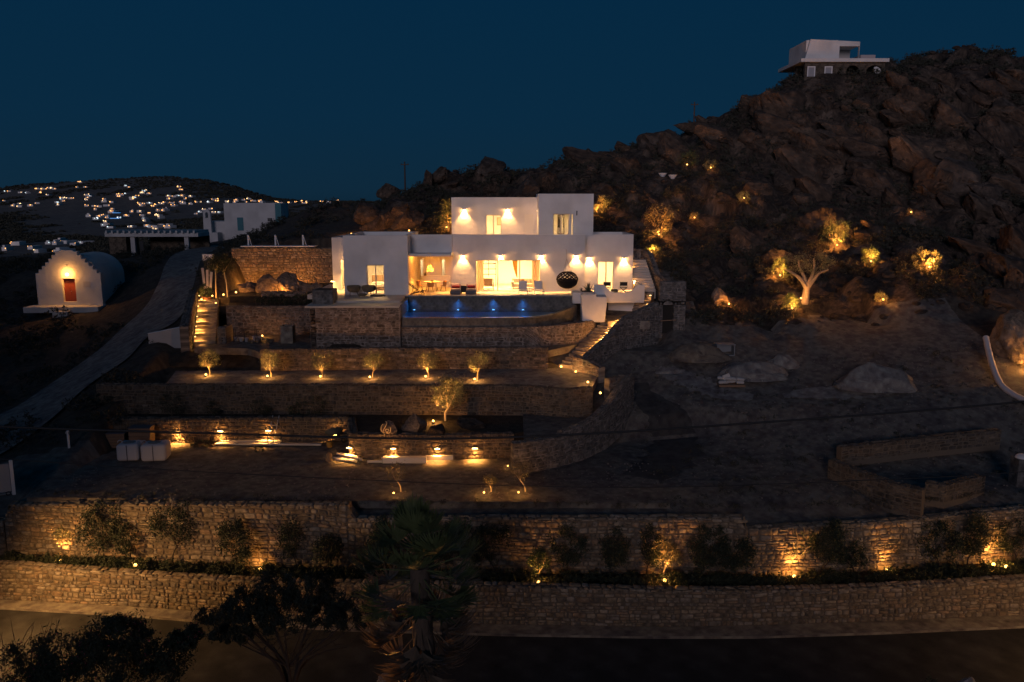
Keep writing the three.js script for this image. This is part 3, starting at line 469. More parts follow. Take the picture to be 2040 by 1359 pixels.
[[6.32, 'near the agave'], [9.16, 'near the outer stairs']].forEach(([x, t]) => wallLamp(x, 2.66, -67.49, 'small white wall lamp on the east room, ' + t));
[[-4.06, 'at the free end of the upper floor'], [-.38, 'beside the upper glass door']].forEach(([x, t]) => wallLamp(x, 6.53, -70.99, 'small white wall lamp ' + t, 95));
wallLamp(2.148, 6.45, -69.2, 'small white wall lamp on the inner side of the upper tower', 95, -Math.PI / 2);

wallLamp(-13.073, 2.6, -66.35, 'small white wall lamp on the side of the bedroom wing, facing the porch', 60, -Math.PI / 2);

/* ------------------------------------------------------------------ furniture on the terrace and in the rooms */
const wicker = M(.16, .12, .07, .9), cushion = M(.55, .45, .40, .95), redCloth = M(.45, .05, .03, .95), greyCloth = M(.13, .125, .14, .95), sling = M(.76, .72, .68, .9), pinkCloth = M(.5, .38, .34, .95), matDark = M(.05, .042, .03, .95);
function legs4(t, w, d, h, r, m, splay = 0) { for (const a of [-1, 1]) for (const b of [-1, 1]) part('leg', bar(V(a * w, h, b * d), V(a * (w + splay), 0, b * (d + splay)), r), m, t); }
for (const [px, tn, lab] of [[705, .3, 'round wicker armchair standing clear of the bedroom door'], [735, -.25, 'round wicker armchair half before the bedroom door']]) {
  const t = thing('wicker_armchair', lab, 'armchair', V(at(px, 589, 63.2).x, .0, -63.2), tn, 'wicker armchairs by the bedroom door');
  const pr = [V(.18, .30, 0), V(.40, .34, 0), V(.50, .50, 0), V(.54, .72, 0), V(.50, .80, 0), V(.46, .72, 0), V(.40, .50, 0), V(.30, .40, 0)].map(p => new THREE.Vector2(p.x, p.y));
  part('shell', new THREE.LatheGeometry(pr, 22, Math.PI * .62, Math.PI * 1.76), wicker, t); part('seat', cyl(.38, .40, .09, 0, .36, 0, 18), cushion, t); legs4(t, .24, .24, .32, .018, darkMetal, .1);
}
{ const t = thing('footstool', 'low round footstool beside the wicker armchairs', 'footstool', V(at(722, 592, 62.7).x, 0, -62.7)); part('pad', new THREE.LatheGeometry([[0, .24], [.26, .24], [.33, .18], [.33, .12], [.26, .08], [0, .08]].map(a => new THREE.Vector2(...a)), 18), wicker, t); legs4(t, .2, .2, .1, .02, darkMetal); }
{ const t = thing('straw_mat', 'brown fringed mat rolled out by the bedroom door', 'mat', V(at(752, 590, 63.1).x, 0, -63.1)); part('weave', rbox(-.55, .45, 0, .10, -.3, .3, .04, 3), matDark, t); part('fringe', join(Array.from({ length: 14 }, (_, i) => bar(V(.45, .05, -.28 + i * .043), V(.55 + rnd() * .06, .01, -.28 + i * .043), .006, 4))), matDark, t); }
{ // folding deck chair
  const t = thing('deck_chair', 'folding wooden deck chair with slatted back at the loggia edge', 'deck chair', V(at(831, 588, 63.6).x, .035, -63.6));
  for (const z of [-.26, .26]) { part('rail', bar(V(-.62, .86, z), V(.42, .12, z), .028), darkWood, t); part('leg', bar(V(-.5, 0, z * .9), V(.1, .48, z * .9), .026), darkWood, t); part('arm', bar(V(-.55, .06, z * .9), V(.56, .34, z * .9), .026), darkWood, t); part('foot', bar(V(.34, .42, z), V(.58, 0, z), .026), darkWood, t); }
  for (let i = 0; i < 9; i++) { const k = i / 8; part('slat', box(-.035, .035, -.012, .012, -.27, .27).rotateZ(-.62).translate(lerp(-.58, .36, k), lerp(.85, .18, k), 0), darkWood, t); }
}
{ // dining group in the loggia
  const c = V(at(860, 580, 66.6).x, .0, -66.6);
  const t = thing('dining_table', 'round dining table under the pendant lamp in the loggia', 'table', c); part('tabletop', cyl(.62, .62, .05, 0, .72, 0, 28), M(.62, .5, .34, .5), t); legs4(t, .3, .3, .72, .022, wood, .16);
  const mk = (x, z, r, lab) => { const k = thing('dining_chair', lab, 'chair', V(c.x + x, 0, c.z + z), r, 'chairs round the dining table');
    part('shell', new THREE.LatheGeometry([[.05, .43], [.2, .44], [.26, .5], [.3, .82], [.285, .82], [.24, .52], [.2, .46], [.05, .45]].map(a => new THREE.Vector2(...a)), 16, Math.PI * .5, Math.PI), M(.26, .13, .05, .8), k); part('seat', cyl(.23, .23, .04, 0, .42, 0, 16), M(.26, .13, .05, .8), k); legs4(k, .14, .14, .42, .014, wood, .08); };
  mk(-.95, 0, -Math.PI / 2 + Math.PI, 'moulded dining chair on the deck chair side of the table'); mk(.95, 0, -Math.PI / 2, 'moulded dining chair on the living room side of the table'); mk(0, .8, Math.PI, 'moulded dining chair with its back to the pool'); 
  const b = thing('bench', 'built-in white bench along the loggia wall', 'bench', V(-6.45, 0, -69.6)); part('seat', rbox(-1.3, 1.2, .4, .5, -.28, .28, .03), plasterIn, b); part('base', box(-1.28, 1.18, 0, .398, -.26, .24), plasterIn, b); part('backrest', rbox(-1.3, 1.2, .5, .95, -.3, -.2, .03), plasterIn, b);
  const d = thing('fruit_bowl', 'dark bowl on the dining table', 'bowl', V(c.x + .05, .77, c.z)); part('bowl', new THREE.LatheGeometry([[.03, 0], [.12, .02], [.2, .09], [.185, .09], [.1, .035], [.01, .02]].map(a => new THREE.Vector2(...a)), 18), darkWood, d);
  const l = thing('pendant_lamp', 'woven drum pendant lamp glowing over the dining table', 'lamp', V(c.x - .08, 2.95, c.z + .2)); part('cord', bar(V(0, 0, 0), V(0, -.75, 0), .012), darkMetal, l);
  const shadeM = leafy(.75, .5, .22); part('cap', new THREE.CylinderGeometry(.06, .2, .28, 18, 1, true).translate(0, -.86, 0), shadeM, l); part('shade', new THREE.CylinderGeometry(.24, .25, .26, 24, 1, true).translate(0, -1.2, 0), shadeM, l); part('bulb', ball(.07, 0, -1.18, 0), glow(1, .70, .30, 8), l);
  const p = new THREE.PointLight(colorOf([1, .38, .045]), 48); p.position.set(0, -1.18, 0); p.shadow.radius = 3; l.add(p);
  const v = thing('bottle', 'dark bottle standing on the loggia bench', 'bottle', V(-7.35, .95, -69.75)); part('body', new THREE.LatheGeometry([[0, 0], [.09, 0], [.1, .05], [.1, .18], [.04, .25], [.035, .36], [0, .36]].map(a => new THREE.Vector2(...a)), 14), darkWood, v);
}
for (const [px, lab, k] of [[908, 'low grey daybed with red bolster on the loggia side of the small crate', 0], [939, 'low grey daybed with red bolster on the sliding door side of the small crate', 1]]) {
  const t = thing('daybed', lab, 'daybed', V(at(px, 588, 64.4).x, .0, -64.4), 0, 'daybeds by the pool');
  part('base', rbox(-.42, .42, .02, .36, -.35, .62, .12, 4), greyCloth, t); part('seat_pad', rbox(-.38, .38, .33, .45, -.3, .35, .05, 3), pinkCloth, t);
  part('backrest', rbox(-.4, .4, .3, .82, -.62, -.36, .09, 3).rotateX(-.12), pinkCloth, t); part('bolster', new THREE.CapsuleGeometry(.10, .45, 6, 12).rotateZ(Math.PI / 2).translate(0, .56, -.22), redCloth, t); part('pillow', rbox(-.34, .3, .55, .82, -.42, -.28, .08, 3).rotateX(-.2), M(.6, .5, .42, .95), t);
}
{ const t = thing('crate_table', 'dark slatted crate used as a table between the daybeds', 'crate', V(at(924, 586, 64.7).x, 0, -64.7)); for (let i = 0; i < 4; i++) part('slat', box(-.22, .22, .12 + i * .12, .22 + i * .12, .18, .2), darkWood, t); part('top', rbox(-.24, .24, .6, .64, -.22, .22, .01), darkWood, t); legs4(t, .2, .16, .6, .025, darkWood); part('back', box(-.2, .2, .1, .58, -.2, -.18), darkWood, t); }
for (const [px, lab] of [[1042, 'white sling sun lounger before the sofa, nearer the shelf unit'], [1073, 'white sling sun lounger nearer the hanging chair']]) {
  const t = thing('sun_lounger', lab, 'sun lounger', V(at(px, 588, 64.1).x, 0, -64.1), 0, 'sun loungers by the pool');
  part('seat', rbox(-.32, .32, .33, .36, -.5, .75, .012, 1), sling, t); part('backrest', rbox(-.32, .32, 0, .72, -.015, .015, .012, 1).rotateX(-.42).translate(0, .34, -.5), sling, t);
  for (const s of [-1, 1]) { part('rail', bar(V(s * .34, .34, -.52), V(s * .34, .34, .78), .02), whitePaint, t); for (const z of [-.4, .7]) part('leg', bar(V(s * .34, .34, z), V(s * .34, 0, z), .018), whitePaint, t); part('runner', bar(V(s * .34, .02, -.4), V(s * .34, .02, .7), .016), whitePaint, t); }
}
{ const t = thing('side_table', 'small round white table between the two sun loungers', 'side table', V(at(1057, 588, 64.3).x, 0, -64.3)); part('top', cyl(.3, .3, .03, 0, .46, 0, 22), whitePaint, t); for (let i = 0; i < 3; i++) { const a = i * 2.094; part('leg', bar(V(.16 * Math.cos(a), .46, .16 * Math.sin(a)), V(-.22 * Math.cos(a), 0, -.22 * Math.sin(a)), .016), whitePaint, t); } }
{ // hanging basket chair
  const p = at(1130, 558, 64.6), t = thing('hanging_chair', 'dark woven ball-shaped hanging chair on a white rope', 'hanging chair', p);
  const R = .84, rope = M(.028, .022, .018, .9), pos = [];
  const pt = (th, ph) => V(R * Math.sin(th) * Math.cos(ph), R * .82 * Math.cos(th), R * Math.sin(th) * Math.sin(ph));
  for (let k = 0; k < 13; k++) for (const s of [-1, 1]) { const c = []; for (let i = 0; i <= 10; i++) { const th = .42 + i * .115; c.push(pt(th, k / 13 * 6.2832 + s * i * .12)); } pos.push(new THREE.TubeGeometry(new THREE.CatmullRomCurve3(c), 10, .036, 5)); }
  part('lattice', join(pos), rope, t);
  part('lower_shell', new THREE.SphereGeometry(R, 30, 14, 0, Math.PI * 2, 1.56, 1.35).scale(1, .82, 1), new THREE.MeshStandardMaterial({ color: 0x120e0b, roughness: .9, side: THREE.DoubleSide }), t);
  part('rim', new THREE.TorusGeometry(R * Math.sin(.42), .03, 8, 26).rotateX(Math.PI / 2).translate(0, R * .82 * Math.cos(.42), 0), rope, t);
  part('waist_ring', new THREE.TorusGeometry(R, .024, 8, 36).rotateX(Math.PI / 2), rope, t);
  part('seat_cushion', new THREE.SphereGeometry(.6, 20, 10).scale(1, .3, 1).translate(0, -.28, 0), M(.07, .06, .05, .95), t);
  const top = at(1128, 497, 64.8).sub(p), mid = V(lerp(0, top.x, .6), lerp(.6, top.y, .6), lerp(0, top.z, .6)); 
  part('rope', bar(mid, top, .018), M(.5, .42, .35, .9), t);
  for (let i = 0; i < 4; i++) { const a = i * 1.571 + .6; part('rope', bar(V(.36 * Math.cos(a), .7, .36 * Math.sin(a)), mid, .012), M(.4, .33, .28, .9), t); }
  part('hook_arm', bar(top, V(top.x, top.y, -66.2 - p.z), .022), whitePaint, t);
}
function agave(p, n, len, lab, mat = leafGreen, cat = 'plant', name = 'agave') {
  const t = thing(name, lab, cat, p), gs = []; for (let i = 0; i < n; i++) { const a = i * 2.4, e = lerp(1.45, .35, i / n), l = len * rr(.8, 1.1), g = new THREE.ConeGeometry(.035 * len / .6 + .012, l, 4).scale(1, 1, .35).translate(0, l / 2, 0); g.rotateX(Math.PI / 2 - e).rotateY(a); gs.push(g); } part('leaves', join(gs), mat, t); return t;
}
agave(at(1172, 584, 63.6).setY(.3), 26, .85, 'spiky agave in the white trough beside the balcony', leafGreen);
agave(at(1158, 588, 63.7).setY(.3), 18, .34, 'small broad succulent in the white trough next to the agave', leafDark, 'plant', 'succulent');
for (const [px, lab] of [[1208, 'folding director chair with black back, on the agave side'], [1242, 'folding director chair with black back, beside the outer stairs']]) {
  const t = thing('director_chair', lab, 'director chair', V(at(px, 584, 65).x, 0, -65), px < 1220 ? .12 : -.1, 'director chairs on the balcony');
  part('back', rbox(-.29, .29, .62, .92, -.02, .02, .012, 1).translate(0, 0, .22), M(.02, .018, .017, .9), t); part('seat', rbox(-.28, .28, .46, .48, -.22, .22, .01, 1), M(.02, .018, .017, .9), t);
  for (const z of [-.2, .2]) { part('leg', bar(V(-.27, .46, z), V(.27, .02, z), .016), darkWood, t); part('leg', bar(V(.27, .46, z), V(-.27, .02, z), .016), darkWood, t); }
  for (const s of [-1, 1]) { part('post', bar(V(s * .28, .46, .21), V(s * .28, .95, .21), .016), darkWood, t); part('arm', bar(V(s * .28, .66, .22), V(s * .28, .66, -.22), .018), darkWood, t); part('foot', bar(V(s * .27, .02, .24), V(s * .27, .02, -.24), .016), darkWood, t); }
}
{ const t = thing('pouf', 'square woven pouf between the director chairs', 'pouf', V(at(1224, 586, 64.6).x, 0, -64.6)); part('body', new RoundedBoxGeometry(.52, .36, .45, 4, .1).translate(0, .2, 0), wicker, t); part('seam', new THREE.TorusGeometry(.26, .012, 5, 22).rotateX(Math.PI / 2).scale(1, 1, .86).translate(0, .2, 0), matDark, t); }
{ // shelf, chair and sofa seen through the living room glass
  const s = thing('shelf_unit', 'tall dark metal shelf unit inside the living room', 'shelf', V(-1.98, .03, -69.6)); for (const x of [-.62, 0, .62]) for (const z of [-.2, .2]) part('post', box(x - .02, x + .02, .9, 2.75, z - .02, z + .02), darkMetal, s); for (const y of [1.05, 1.5, 1.95, 2.6]) part('shelf', box(-.64, .64, y, y + .03, -.22, .22), darkMetal, s); for (const x of [-.6, .6]) part('leg', box(x - .025, x + .025, 0, .9, -.2, -.15), darkMetal, s);
  const c = thing('lounge_chair', 'low dark-framed lounge chair inside the living room', 'chair', V(-1.95, .03, -67.4)); part('back', rbox(-.36, .36, .35, .95, .2, .28, .03), M(.36, .22, .11, .9), c); part('seat', rbox(-.36, .36, .32, .42, -.3, .25, .03), M(.36, .22, .11, .9), c); for (const x of [-.42, .42]) { part('leg', bar(V(x, 0, .3), V(x, .9, .3), .025), darkMetal, c); part('leg', bar(V(x, 0, -.3), V(x, .55, -.3), .025), darkMetal, c); part('rail', bar(V(x, .1, .3), V(x, .1, -.3), .02), darkMetal, c); } part('stretcher', bar(V(-.42, .12, .3), V(.42, .12, .3), .02), darkMetal, c);
  const f = thing('sofa', 'cream sofa with a brown and white cushion inside the living room', 'sofa', V(.95, .03, -68.2)); part('seat', rbox(-.95, .95, .15, .45, -.45, .45, .06), M(.55, .46, .33, .95), f); part('backrest', rbox(-.95, .95, .4, .82, -.5, -.25, .06), M(.55, .46, .33, .95), f); for (const x of [-.9, .9]) part('armrest', rbox(x - .12, x + .12, .15, .62, -.45, .45, .05), M(.5, .42, .3, .95), f); part('cushion', rbox(-.1, .5, .46, .86, -.2, -.06, .07), M(.75, .65, .42, .95), f); part('cushion', rbox(-.25, .1, .46, .8, -.15, -.03, .06), M(.2, .11, .06, .95), f); legs4(f, .85, .38, .15, .03, wood);
  const b = thing('bed', 'white made-up bed inside the bedroom wing', 'bed', V(-10.7, .03, -67.6)); part('mattress', rbox(-.9, .9, .3, .55, -1, 1, .07), M(.7, .66, .58, .95), b); part('base', box(-.88, .88, .08, .3, -.98, .98), wood, b); part('headboard', rbox(-1, 1, .1, 1.1, -1.1, -1.02, .02), wood, b); part('throw', rbox(-.92, .92, .52, .58, .3, .9, .02), M(.2, .14, .09, .95), b);
  const r = thing('clothes_rail', 'metal clothes rail with dark garments inside the bedroom wing', 'clothes rail', V(-10.05, .03, -65.6)); part('post', bar(V(-.35, 0, 0), V(-.35, 1.6, 0), .015), steel, r); part('post', bar(V(.35, 0, 0), V(.35, 1.6, 0), .015), steel, r); part('bar', bar(V(-.35, 1.6, 0), V(.35, 1.6, 0), .015), steel, r); part('garment', rbox(-.2, .05, .75, 1.05, -.08, .08, .06), M(.12, .09, .07, .95), r); part('garment', rbox(-.3, .3, .83, .88, -.05, .05, .02), M(.2, .15, .1, .95), r);
  const m = thing('wall_picture', 'small framed picture inside the upper room', 'picture', V(-1.1, 5.35, -76.1)); part('frame', rbox(-.28, .28, -.35, .35, -.02, .02, .01), wood, m); part('canvas', box(-.24, .24, -.31, .31, .021, .026), M(.5, .45, .32, .9), m);
  const mi = thing('tall_mirror', 'tall dark-framed mirror inside the upper tower room', 'mirror', V(4.35, 4.0, -73.9)); part('frame', join([box(-.3, -.25, .3, 2, -.02, .03), box(.25, .3, .3, 2, -.02, .03), box(-.25, .25, 1.95, 2, -.02, .03), box(-.25, .25, .3, .35, -.02, .03)]), darkMetal, mi); part('mirror_glass', box(-.25, .25, .35, 1.95, 0, .01), M(.9, .9, .9, .05, { metalness: 1 }), mi);
}

/* ------------------------------------------------------------------ lamps of the grounds */
const spotProto = new Map();
function groundLamp(p, I, label, { c = WARM, r = .07, aim, group = 'garden uplights' } = {}) {
  const l = thing('garden_lamp', label, 'lamp', p, 0, group);
  part('housing', cyl(.06, .075, .1, 0, -.02, 0, 10), darkMetal, l);
  part('bulb', ball(r, 0, .13, 0, 10), bulbWarm, l);
  const k = new THREE.PointLight(colorOf(c), I); k.position.set(0, .13, 0); k.shadow.radius = 2.5; l.add(k);
  if (aim) { const s = new THREE.SpotLight(colorOf(c), aim[3], 0, aim[4] || .5, .5, 2); s.position.set(0, .19, 0); s.target.position.set(aim[0], aim[1], aim[2]); s.shadow.radius = 2.5; l.add(s, s.target); }
  return l;
}
function recessLamp(p, I, label, group, turn = 0, w = .26) { // a flat brick light set in a wall, shining down and out
  const l = thing('recessed_lamp', label, 'lamp', p, turn, group);
  part('frame', box(-w / 2 - .02, w / 2 + .02, .06, .085, -.02, .10), darkMetal, l); part('diffuser', box(-w / 2, w / 2, .0, .06, .0, .07), glow(1, .66, .28, 3.2), l);
  const s = new THREE.SpotLight(colorOf(WARM), I, 0, 1.05, .6, 2); s.position.set(0, -.03, .13); s.target.position.set(0, -1, .38); s.shadow.radius = 3; l.add(s, s.target);
  const f = new THREE.PointLight(colorOf(WARM), I * .08); f.position.set(0, .03, .14); l.add(f); return l;
}
/* foliage */
function leaves(n, R, leaf, clumps, o = {}) { // many leaf faces gathered in clumps through an ellipsoid
  const c = []; for (let i = 0; i < clumps; i++) { const a = rnd() * 6.2832, z = rr(-1, 1), r = Math.cbrt(rr(.25, 1)), q = Math.sqrt(1 - z * z); c.push([q * Math.cos(a) * r * R[0], z * r * R[1], q * Math.sin(a) * r * R[2], rr(.16, .36) * (o.spread || 1)]); }
  const pos = new Float32Array(n * 12), nor = new Float32Array(n * 12), idx = []; const a = V(0, 0, 0), b = V(0, 0, 0), m = V(0, 0, 0);
  for (let i = 0; i < n; i++) { const k = c[i % clumps], s = k[3] * Math.min(R[0], R[1]) * 1.3; const g = () => (rnd() + rnd() + rnd() - 1.5) * 1.1;
    const x = k[0] + g() * s, y = k[1] + g() * s, z = k[2] + g() * s; a.set(rr(-1, 1), rr(-1, 1) + (o.up || .2), rr(-1, 1)).normalize(); b.set(rr(-1, 1), rr(-1, 1), rr(-1, 1)).cross(a).normalize(); m.crossVectors(a, b);
    const l = leaf[0] * rr(.6, 1.2) / 2, w = leaf[1] * rr(.7, 1.2) / 2, q = [[-l, 0], [0, -w], [l, 0], [0, w]];
    for (let t = 0; t < 4; t++) { const e = i * 12 + t * 3; pos[e] = x + a.x * q[t][0] + b.x * q[t][1]; pos[e + 1] = y + a.y * q[t][0] + b.y * q[t][1]; pos[e + 2] = z + a.z * q[t][0] + b.z * q[t][1]; nor[e] = m.x; nor[e + 1] = m.y; nor[e + 2] = m.z; }
    idx.push(i * 4, i * 4 + 1, i * 4 + 2, i * 4, i * 4 + 2, i * 4 + 3); }
  const G = new THREE.BufferGeometry(); G.setAttribute('position', new THREE.BufferAttribute(pos, 3)); G.setAttribute('normal', new THREE.BufferAttribute(nor, 3)); G.setIndex(idx); return G;
}
function smallTree(name, label, p, H, R, o = {}) { // a clear stem, a few limbs and a loose crown
  const t = thing(name, label, o.cat || 'tree', p, rnd() * 6.28, o.group), st = H * (o.stem || .5), lean = o.lean || .12, m = o.bark || bark, r = o.r || .035;
  const top = V(rr(-lean, lean) * H, st, rr(-lean, lean) * H), parts = [limb([V(0, -.1, 0), V(rr(-.04, .04), st * .5, rr(-.04, .04)), top], r * 1.4, r, 6)];
  for (let i = 0; i < (o.limbs || 5); i++) { const a = i * 2.4 + rnd(), q = R[0] * rr(.4, .85); parts.push(limb([top.clone().multiplyScalar(rr(.8, 1)), V(top.x + Math.cos(a) * q * .5, st + (H - st) * .35, top.z + Math.sin(a) * q * .5), V(top.x + Math.cos(a) * q, st + (H - st) * rr(.5, .9), top.z + Math.sin(a) * q)], r * .6, r * .15, 5)); }
  part('trunk', join(parts), m, t);
  part('crown', leaves(o.n || 1400, R, o.leaf || [.085, .028], o.clumps || 34, o).translate(top.x, (st + H) / 2 + .05, top.z), o.mat || olive, t); return t;
}
function bush(name, label, p, R, o = {}) { const t = thing(name, label, o.cat || 'shrub', p, rnd() * 6.28, o.group); part('foliage', leaves(o.n || 900, R, o.leaf || [.09, .035], o.clumps || 26, o).translate(0, R[1] * .8, 0), o.mat || leafDark, t); const s = []; for (let i = 0; i < 5; i++) { const a = i * 1.256; s.push(bar(V(0, -.1, 0), V(Math.cos(a) * R[0] * .5, R[1] * .9, Math.sin(a) * R[2] * .5), .014, 5)); } part('stems', join(s), bark, t); return t; }
/* rocks */
const rockShapes = Array.from({ length: 9 }, (_, k) => { const g = new THREE.IcosahedronGeometry(1, 10), p = g.attributes.position, cuts = Array.from({ length: 15 }, () => [V(rr(-1, 1), rr(-1, 1), rr(-1, 1)).normalize(), rr(.5, .82)]), v = V(0, 0, 0);
  for (let i = 0; i < p.count; i++) { v.fromBufferAttribute(p, i); for (const [n, c] of cuts) { const d = v.dot(n); if (d > c) v.addScaledVector(n, (c - d) * .95); } const f = 1 + .2 * fbm(v.x * 1.6 + k * 9, v.y * 1.6, v.z * 1.6) + .09 * fbm(v.x * 5, v.y * 5, v.z * 5 + k) - .10 * Math.max(0, 1 - Math.abs(N(v.x * 1.5 + k * 3, v.y * 1.1, v.z * 1.5)) / .07); v.multiplyScalar(f); p.setXYZ(i, v.x, v.y, v.z); }
  const w = new THREE.BufferGeometry(); w.setAttribute('position', p.clone()); w.computeVertexNormals();
  { const key = new Map(), n = w.attributes.normal, acc = []; for (let i = 0; i < p.count; i++) { const s = [p.getX(i), p.getY(i), p.getZ(i)].map(q => q.toFixed(4)).join(); if (!key.has(s)) key.set(s, V(0, 0, 0)); key.get(s).add(V(n.getX(i), n.getY(i), n.getZ(i))); acc.push(s); } for (let i = 0; i < p.count; i++) { const q = key.get(acc[i]).clone().normalize().lerp(V(n.getX(i), n.getY(i), n.getZ(i)), .6).normalize(); n.setXYZ(i, q.x, q.y, q.z); } }
  return metreUV(w); });
const rockTones = [[.165, .125, .098], [.13, .10, .082], [.20, .15, .115], [.15, .125, .11], [.18, .125, .09]].map(c => M(...c, .93, { map: rock.map, bumpMap: bumpGrain, bumpScale: .08 }));
function boulder(p, s, label, o = {}) { const m = new THREE.Mesh(pick(rockShapes), o.mat || pick(rockTones)); m.name = numbered('boulder'); m.position.copy(p); m.scale.set(s[0], s[1], s[2]); if (o.slab) m.rotation.set(rr(-.3, .3), rr(-.5, .5), o.slab + rr(-.35, .35)); else m.rotation.set(rr(-.35, .35), rnd() * 6.28, rr(-.35, .35)); scene.add(m); return tag(m, label, 'boulder', o.group); }

/* stairs beside the pool, their walls and step lamps */
function stairs(name, label, a, b, w, n, mat, lampsAt = []) { // a: foot, b: head (centre line)
  const t = thing(name, label, 'stairs'), dir = V(b.x - a.x, 0, b.z - a.z), run = dir.length(); dir.normalize(); const ang = Math.atan2(-dir.z, dir.x), rise = (b.y - a.y) / n, tread = run / n;
  for (let i = 0; i < n; i++) { const k = part('step', rbox(0, tread + .06, -.6, rise * (i + 1), -w / 2, w / 2, .015, 1), mat, t); k.position.set(a.x + dir.x * tread * i, a.y, a.z + dir.z * tread * i); k.rotation.y = ang; }
  return { t, dir, side: V(-dir.z, 0, dir.x), at: (k, off) => V(lerp(a.x, b.x, k) - dir.z * off * w / 2, lerp(a.y, b.y, k), lerp(a.z, b.z, k) + dir.x * off * w / 2) };
}
const stepStone = M(.33, .29, .25, .9, { map: dirtMap, bumpMap: dirtBump, bumpScale: .015 });
{
  const a = V(4.1, -4.42, -57.1), b = V(8.0, -1.7, -62.3), s = stairs('garden_stairs', 'stone stairs climbing beside the curved pool wall', a, b, 1.9, 15, stepStone);
  [.08, .24, .40, .54, .68, .82, .95].forEach((k, i) => recessLamp(s.at(k, .66).add(V(0, .30, 0)), 30, 'small step lamp in the wall of the poolside stairs', 'step lamps of the poolside stairs', Math.atan2(s.side.x, s.side.z) + Math.PI, .14));
  sheet('landing', [V(7.2, 0, -61.2), V(10.4, 0, -61.4)], [V(7.2, 0, -65.7), V(11, 0, -65.7)], -1.7, stepStone, .6);
  const s2 = stairs('garden_stairs', 'short flight of stairs behind the white parapet', V(9.75, -1.7, -63.4), V(10.9, 0, -66.2), 1.2, 9, stepStone);
  recessLamp(s2.at(.35, .9).add(V(0, .3, 0)), 3, 'step lamp low on the short flight behind the parapet', 'step lamps of the short flight', -1.2, .14); recessLamp(s2.at(.7, .9).add(V(0, .3, 0)), 3, 'step lamp higher on the short flight behind the parapet', 'step lamps of the short flight', -1.2, .14);
  const w = [at(1163, 712, 56.6), at(1200, 702, 58.4), at(1245, 690, 60.4), at(1312, 655, 62.7)];
  stoneWall('stair_wall', 'sloping grey stone wall on the outer side of the poolside stairs', { pts: w, y0: -5.3, y1: s2 => table([[0, -3.75], [3, -2.6], [5.2, -1.25], [8.5, -.45]], s2), th: .45, sw: .4, sh: .24, mats: greyStone, mortar: mortarGrey, parts: 220, proud: .025, joint: .04 });
}
{ // gate block with an arched door
  const g0 = at(1312, 660, 62.6), g1 = at(1364, 660, 62.6), o0 = at(1319, 660, 62.6), o1 = at(1341, 660, 62.6), top = at(1330, 562, 62.6).y, lint = at(1330, 600, 62.6).y, lo = -2.9;
  const W = { th: .6, sw: .38, sh: .24, mats: greyStone, mortar: mortarGrey, joint: .04, proud: .025 };
  stoneWall('gate_wall', 'narrow stone pier between the stair wall and the arched doorway', { ...W, pts: [g0, o0], y0: lo, y1: lint, parts: 40, cap: false });
  stoneWall('gate_wall', 'stone pier between the arched doorway and the rock face', { ...W, pts: [o1, g1], y0: lo, y1: lint, parts: 60, cap: false });
  stoneWall('gate_wall', 'stonework above the arched doorway under the rock face', { ...W, pts: [g0, g1], y0: lint, y1: top, parts: 80 });
  const d = thing('arched_door', 'dark arched doorway in the grey stone wall', 'doorway', V((o0.x + o1.x) / 2, lo, -62.6)), w = (o1.x - o0.x) / 2, h = lint - lo;
  const s = new THREE.Shape(); s.moveTo(-w, 0); s.lineTo(w, 0); s.lineTo(w, h - w * .8); s.absellipse(0, h - w * .8, w, w * .8, 0, Math.PI, false); s.closePath();
  part('leaf', new THREE.ExtrudeGeometry(s, { depth: .06, bevelEnabled: false }).translate(0, 0, -.55), M(.02, .017, .014, .9), d); part('bar', rbox(-w - .1, w + .25, 1.05, 1.12, .02, .08, .01), wood, d).rotation.z = .06;
  for (let i = 0; i < 9; i++) { const a = (i + .5) / 9 * Math.PI; part('arch_stone', rbox(-.1, .1, 0, .2, -.16, .03, .03, 1).rotateZ(a - Math.PI / 2).translate(Math.cos(a) * (w - .06), h - w * .8 + Math.sin(a) * w * .74, -.03), pick(greyStone), d); }
}
{ // outer stairs behind the east room
  const s = stairs('outer_stairs', 'warmly lit stairs rising beside the east room of the villa', V(10.85, 0, -66.4), V(10.75, 2.2, -71.5), 1.6, 12, floorTile);
  recessLamp(V(9.93, .75, -67.6), 14, 'step lamp on the villa side of the outer stairs', 'step lamps of the outer stairs', Math.PI / 2, .2); recessLamp(V(9.93, 1.9, -70.2), 14, 'step lamp higher up the outer stairs', 'step lamps of the outer stairs', Math.PI / 2, .2);
  stoneWall('stair_wall', 'curving stone wall beside the warmly lit outer stairs', { pts: [V(10.0, 0, -73), V(11.3, 0, -72.6), V(11.75, 0, -71), V(11.9, 0, -66.2), V(11.95, 0, -64)], y0: -.2, y1: s => table([[0, 3.1], [2.4, 2.9], [6, 1.2], [10, .9]], s), th: .45, sw: .36, sh: .22, mats: greyStone.concat(houseStone), mortar: mortarPale, parts: 150, proud: .02, joint: .04 });
}
